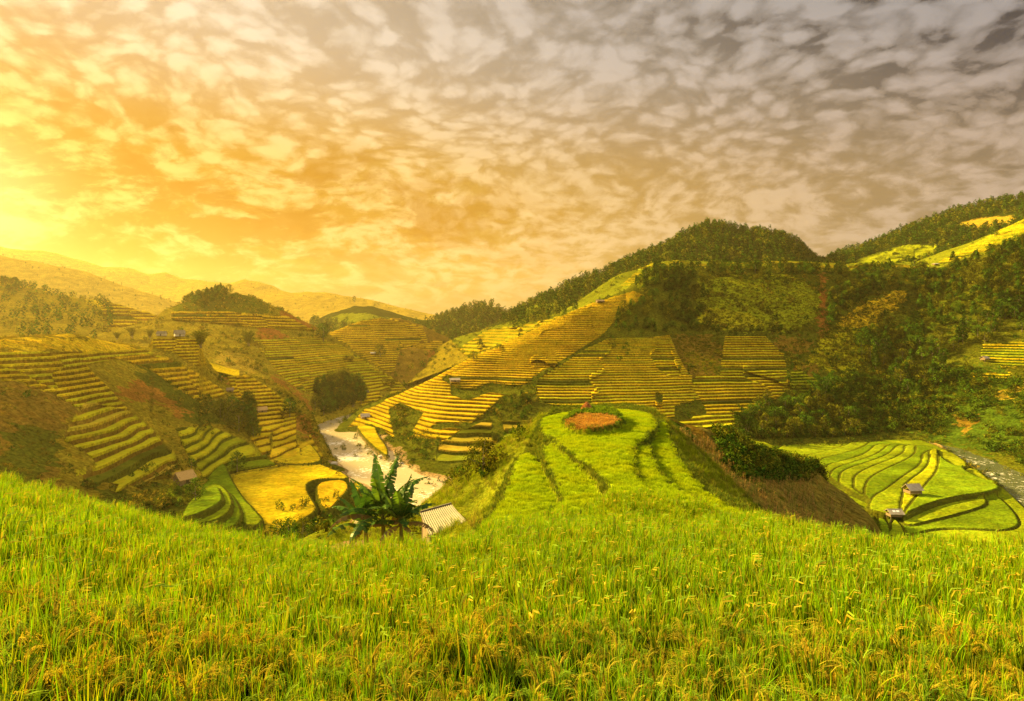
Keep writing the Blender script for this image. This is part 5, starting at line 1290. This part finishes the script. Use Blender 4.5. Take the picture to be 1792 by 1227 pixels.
def shed():
    # corrugated iron roof seen from above, ridge to the upper left
    a = at(735, 897, 42); b = at(790, 882, 42); c = at(817, 912, 37.5); d = at(752, 938, 37.0)
    root = empty('tin_roofed_shed', (a + c) / 2 - Vector((0, 0, 2.2)), 0); tag(root, 'shed with a pale corrugated tin roof half sunk behind the rice', 'shed')
    o = root.location; mb = MB(); n = 168
    def P(u, v): return a.lerp(b, u).lerp(d.lerp(c, u), v) - o
    nrm = (b - a).cross(d - a).normalized(); nrm = nrm if nrm.z > 0 else -nrm
    prev = None
    for i in range(n + 1):
        u = i / n; h = .022 * math.sin(u * 34 * math.pi); sag = .05 * math.sin(u * 3)
        row = [P(u, v) + nrm * (h + (.03 if v > .48 else 0)) + Vector((0, 0, -.06 * math.sin(v * 3.14))) for v in (0, .25, .48, .49, .75, 1.0 + .03 * math.sin(i * 1.7))]
        if prev:
            for k in range(5): mb.quad([prev[k], row[k], row[k + 1], prev[k + 1]])
        prev = row
    rf = mb.build('roof', M_TIN, root)
    mb = MB(); mb.tube([P(0, 0) + nrm * .06, P(1, 0) + nrm * .06], .07, 7); mb.build('ridge_cap', M_TIN, rf)
    # the far pitch, falling away behind the ridge
    mb = MB(); bk = Vector((-.3, 3.2, -1.5)); prev = None
    for i in range(169):
        u = i / 168; h = nrm * .035 * math.sin(u * 34 * math.pi); row = [P(u, 0) + h, P(u, 0) + bk + h]
        if prev: mb.quad([prev[0], row[0], row[1], prev[1]])
        prev = row
    mb.build('rear_roof', M_TIN, root)
    for u in (.06, .94):
        for v in (.08, .93):
            p = P(u, v); mb = MB(); mb.tube([p + Vector((0, 0, -3.2)), p + Vector((0, 0, -.04))], .07, 6); mb.build('post', M_POST, root)
    mb = MB()
    for (q0, q1) in ((P(.06, .08), P(.94, .08)), (P(.94, .08), P(.94, .93)), (P(.94, .93), P(.06, .93)), (P(.06, .93), P(.06, .08))):
        m_ = 14; dv = (q1 - q0); ang = math.atan2(dv.y, dv.x)
        for i in range(m_):
            c_ = q0.lerp(q1, (i + .5) / m_); mb.box(c_ + Vector((0, 0, -1.7)), (dv.xy.length / m_ - .02, .04, 3.1), Matrix.Rotation(ang, 3, 'Z'))
    mb.build('wall', M_PLANK, root)
shed()

# hay heap on the round garden, boulders along the river
def heap():
    p = pick(1027, 716); m = MB(); r = random.Random(4)
    p = Vector((p.x, p.y, p.z)) if p else at(1027, 716, 57)
    for i in range(900):
        a = r.uniform(0, 6.28); z = r.random() ** 1.3; R = .52 * (1 - z) ** .7 * r.uniform(.8, 1.1); c = Vector((R * math.cos(a), R * math.sin(a), z * .62))
        d = Vector((r.gauss(0, 1), r.gauss(0, 1), r.gauss(-.3, .6))).normalized() * .11; s_ = d.orthogonal().normalized() * .014; f_ = r.uniform(.7, 1.2)
        m.quad([c - d - s_, c - d + s_, c + d + s_, c + d - s_], (.45 * f_, .20 * f_, .07 * f_))
    o = m.build('straw_heap', M_LEAF, None, False, True); o.location = p; tag(o, 'small reddish straw heap on the rim of the round garden plot', 'straw heap')
heap()
M_ROCK = plain_material('river_rock', (.28, .22, .16), (.50, .42, .32), .8, .85, .6)
def rocks():
    import bmesh
    ms = []
    for k in range(5):
        bm = bmesh.new(); bmesh.ops.create_icosphere(bm, subdivisions=3, radius=1); r = random.Random(k)
        ax = [Vector((r.gauss(0, 1), r.gauss(0, 1), r.gauss(0, 1))).normalized() for _ in range(9)]; ds = [r.uniform(.55, .9) for _ in ax]
        for v in bm.verts:
            for n_, dd in zip(ax, ds):
                e = v.co.dot(n_) - dd
                if e > 0: v.co -= n_ * e * .9
            v.co.z *= .6
        me = bpy.data.meshes.new('boulder'); bm.to_mesh(me); bm.free(); me.materials.append(M_ROCK); ms.append(me)
    spots = [(1530, 752), (1545, 755), (1560, 753), (1572, 752), (1590, 755), (1520, 756), (1612, 757), (1632, 760), (1652, 766), (1660, 768), (1668, 766), (1672, 772), (1690, 771), (1700, 777), (1694, 789), (1716, 783), (1738, 792), (1752, 800), (1788, 812), (1720, 802), (1740, 812),
             (600, 770), (622, 792), (648, 806), (660, 812), (690, 822), (700, 826), (716, 838), (725, 842), (640, 800), (618, 786), (606, 745), (575, 742), (585, 812), (690, 838), (668, 800), (700, 812), (1470, 763), (1490, 762), (1440, 766)]
    s = SHEETS['valley']
    for i, (px, py) in enumerate(spots):
        p = pick(px, py, ['valley']) or pick(px, py)
        if p is None: continue
        o = link('boulder', ms[i % 5], None, p + Vector((0, 0, .15))); sc = random.uniform(.7, 1.7); o.scale = (sc * random.uniform(1, 1.5), sc, sc); o.rotation_euler = (0, 0, random.uniform(0, 6))
        rt = px > 1000
        tag(o, 'pale boulder on the bank of the right river arm' if rt else 'pale boulder beside the bright left river arm', 'boulder', 'boulders along the right river arm' if rt else 'boulders along the left river arm')
rocks()
#@@END

# ------------------------------------------------------------------ evening haze that fills the valley
def haze():
    import bmesh
    bm = bmesh.new(); bmesh.ops.create_cube(bm, size=1)
    lo_, hi = Vector((-3300, -700, -170)), Vector((3300, 3300, 345))
    for v in bm.verts:
        v.co = Vector([lo_[i] + (v.co[i] + .5) * (hi[i] - lo_[i]) for i in range(3)])
    me = bpy.data.meshes.new('haze'); bm.to_mesh(me); bm.free()
    m = bpy.data.materials.new('haze'); m.use_nodes = True; N = NT(m.node_tree); N.n.clear()
    p = N.node('ShaderNodeVolumePrincipled')
    p.inputs['Color'].default_value = (.95, .76, .38, 1); p.inputs['Density'].default_value = HAZE_D; p.inputs['Anisotropy'].default_value = 0.5
    o = N.node('ShaderNodeOutputMaterial'); N.l.new(p.outputs[0], o.inputs['Volume'])
    me.materials.append(m)
    ob = bpy.data.objects.new('haze', me); col.objects.link(ob); ob['kind'] = 'stuff'; ob['label'] = 'golden evening haze filling the valley'
HAZE_D = 0.000064
haze()
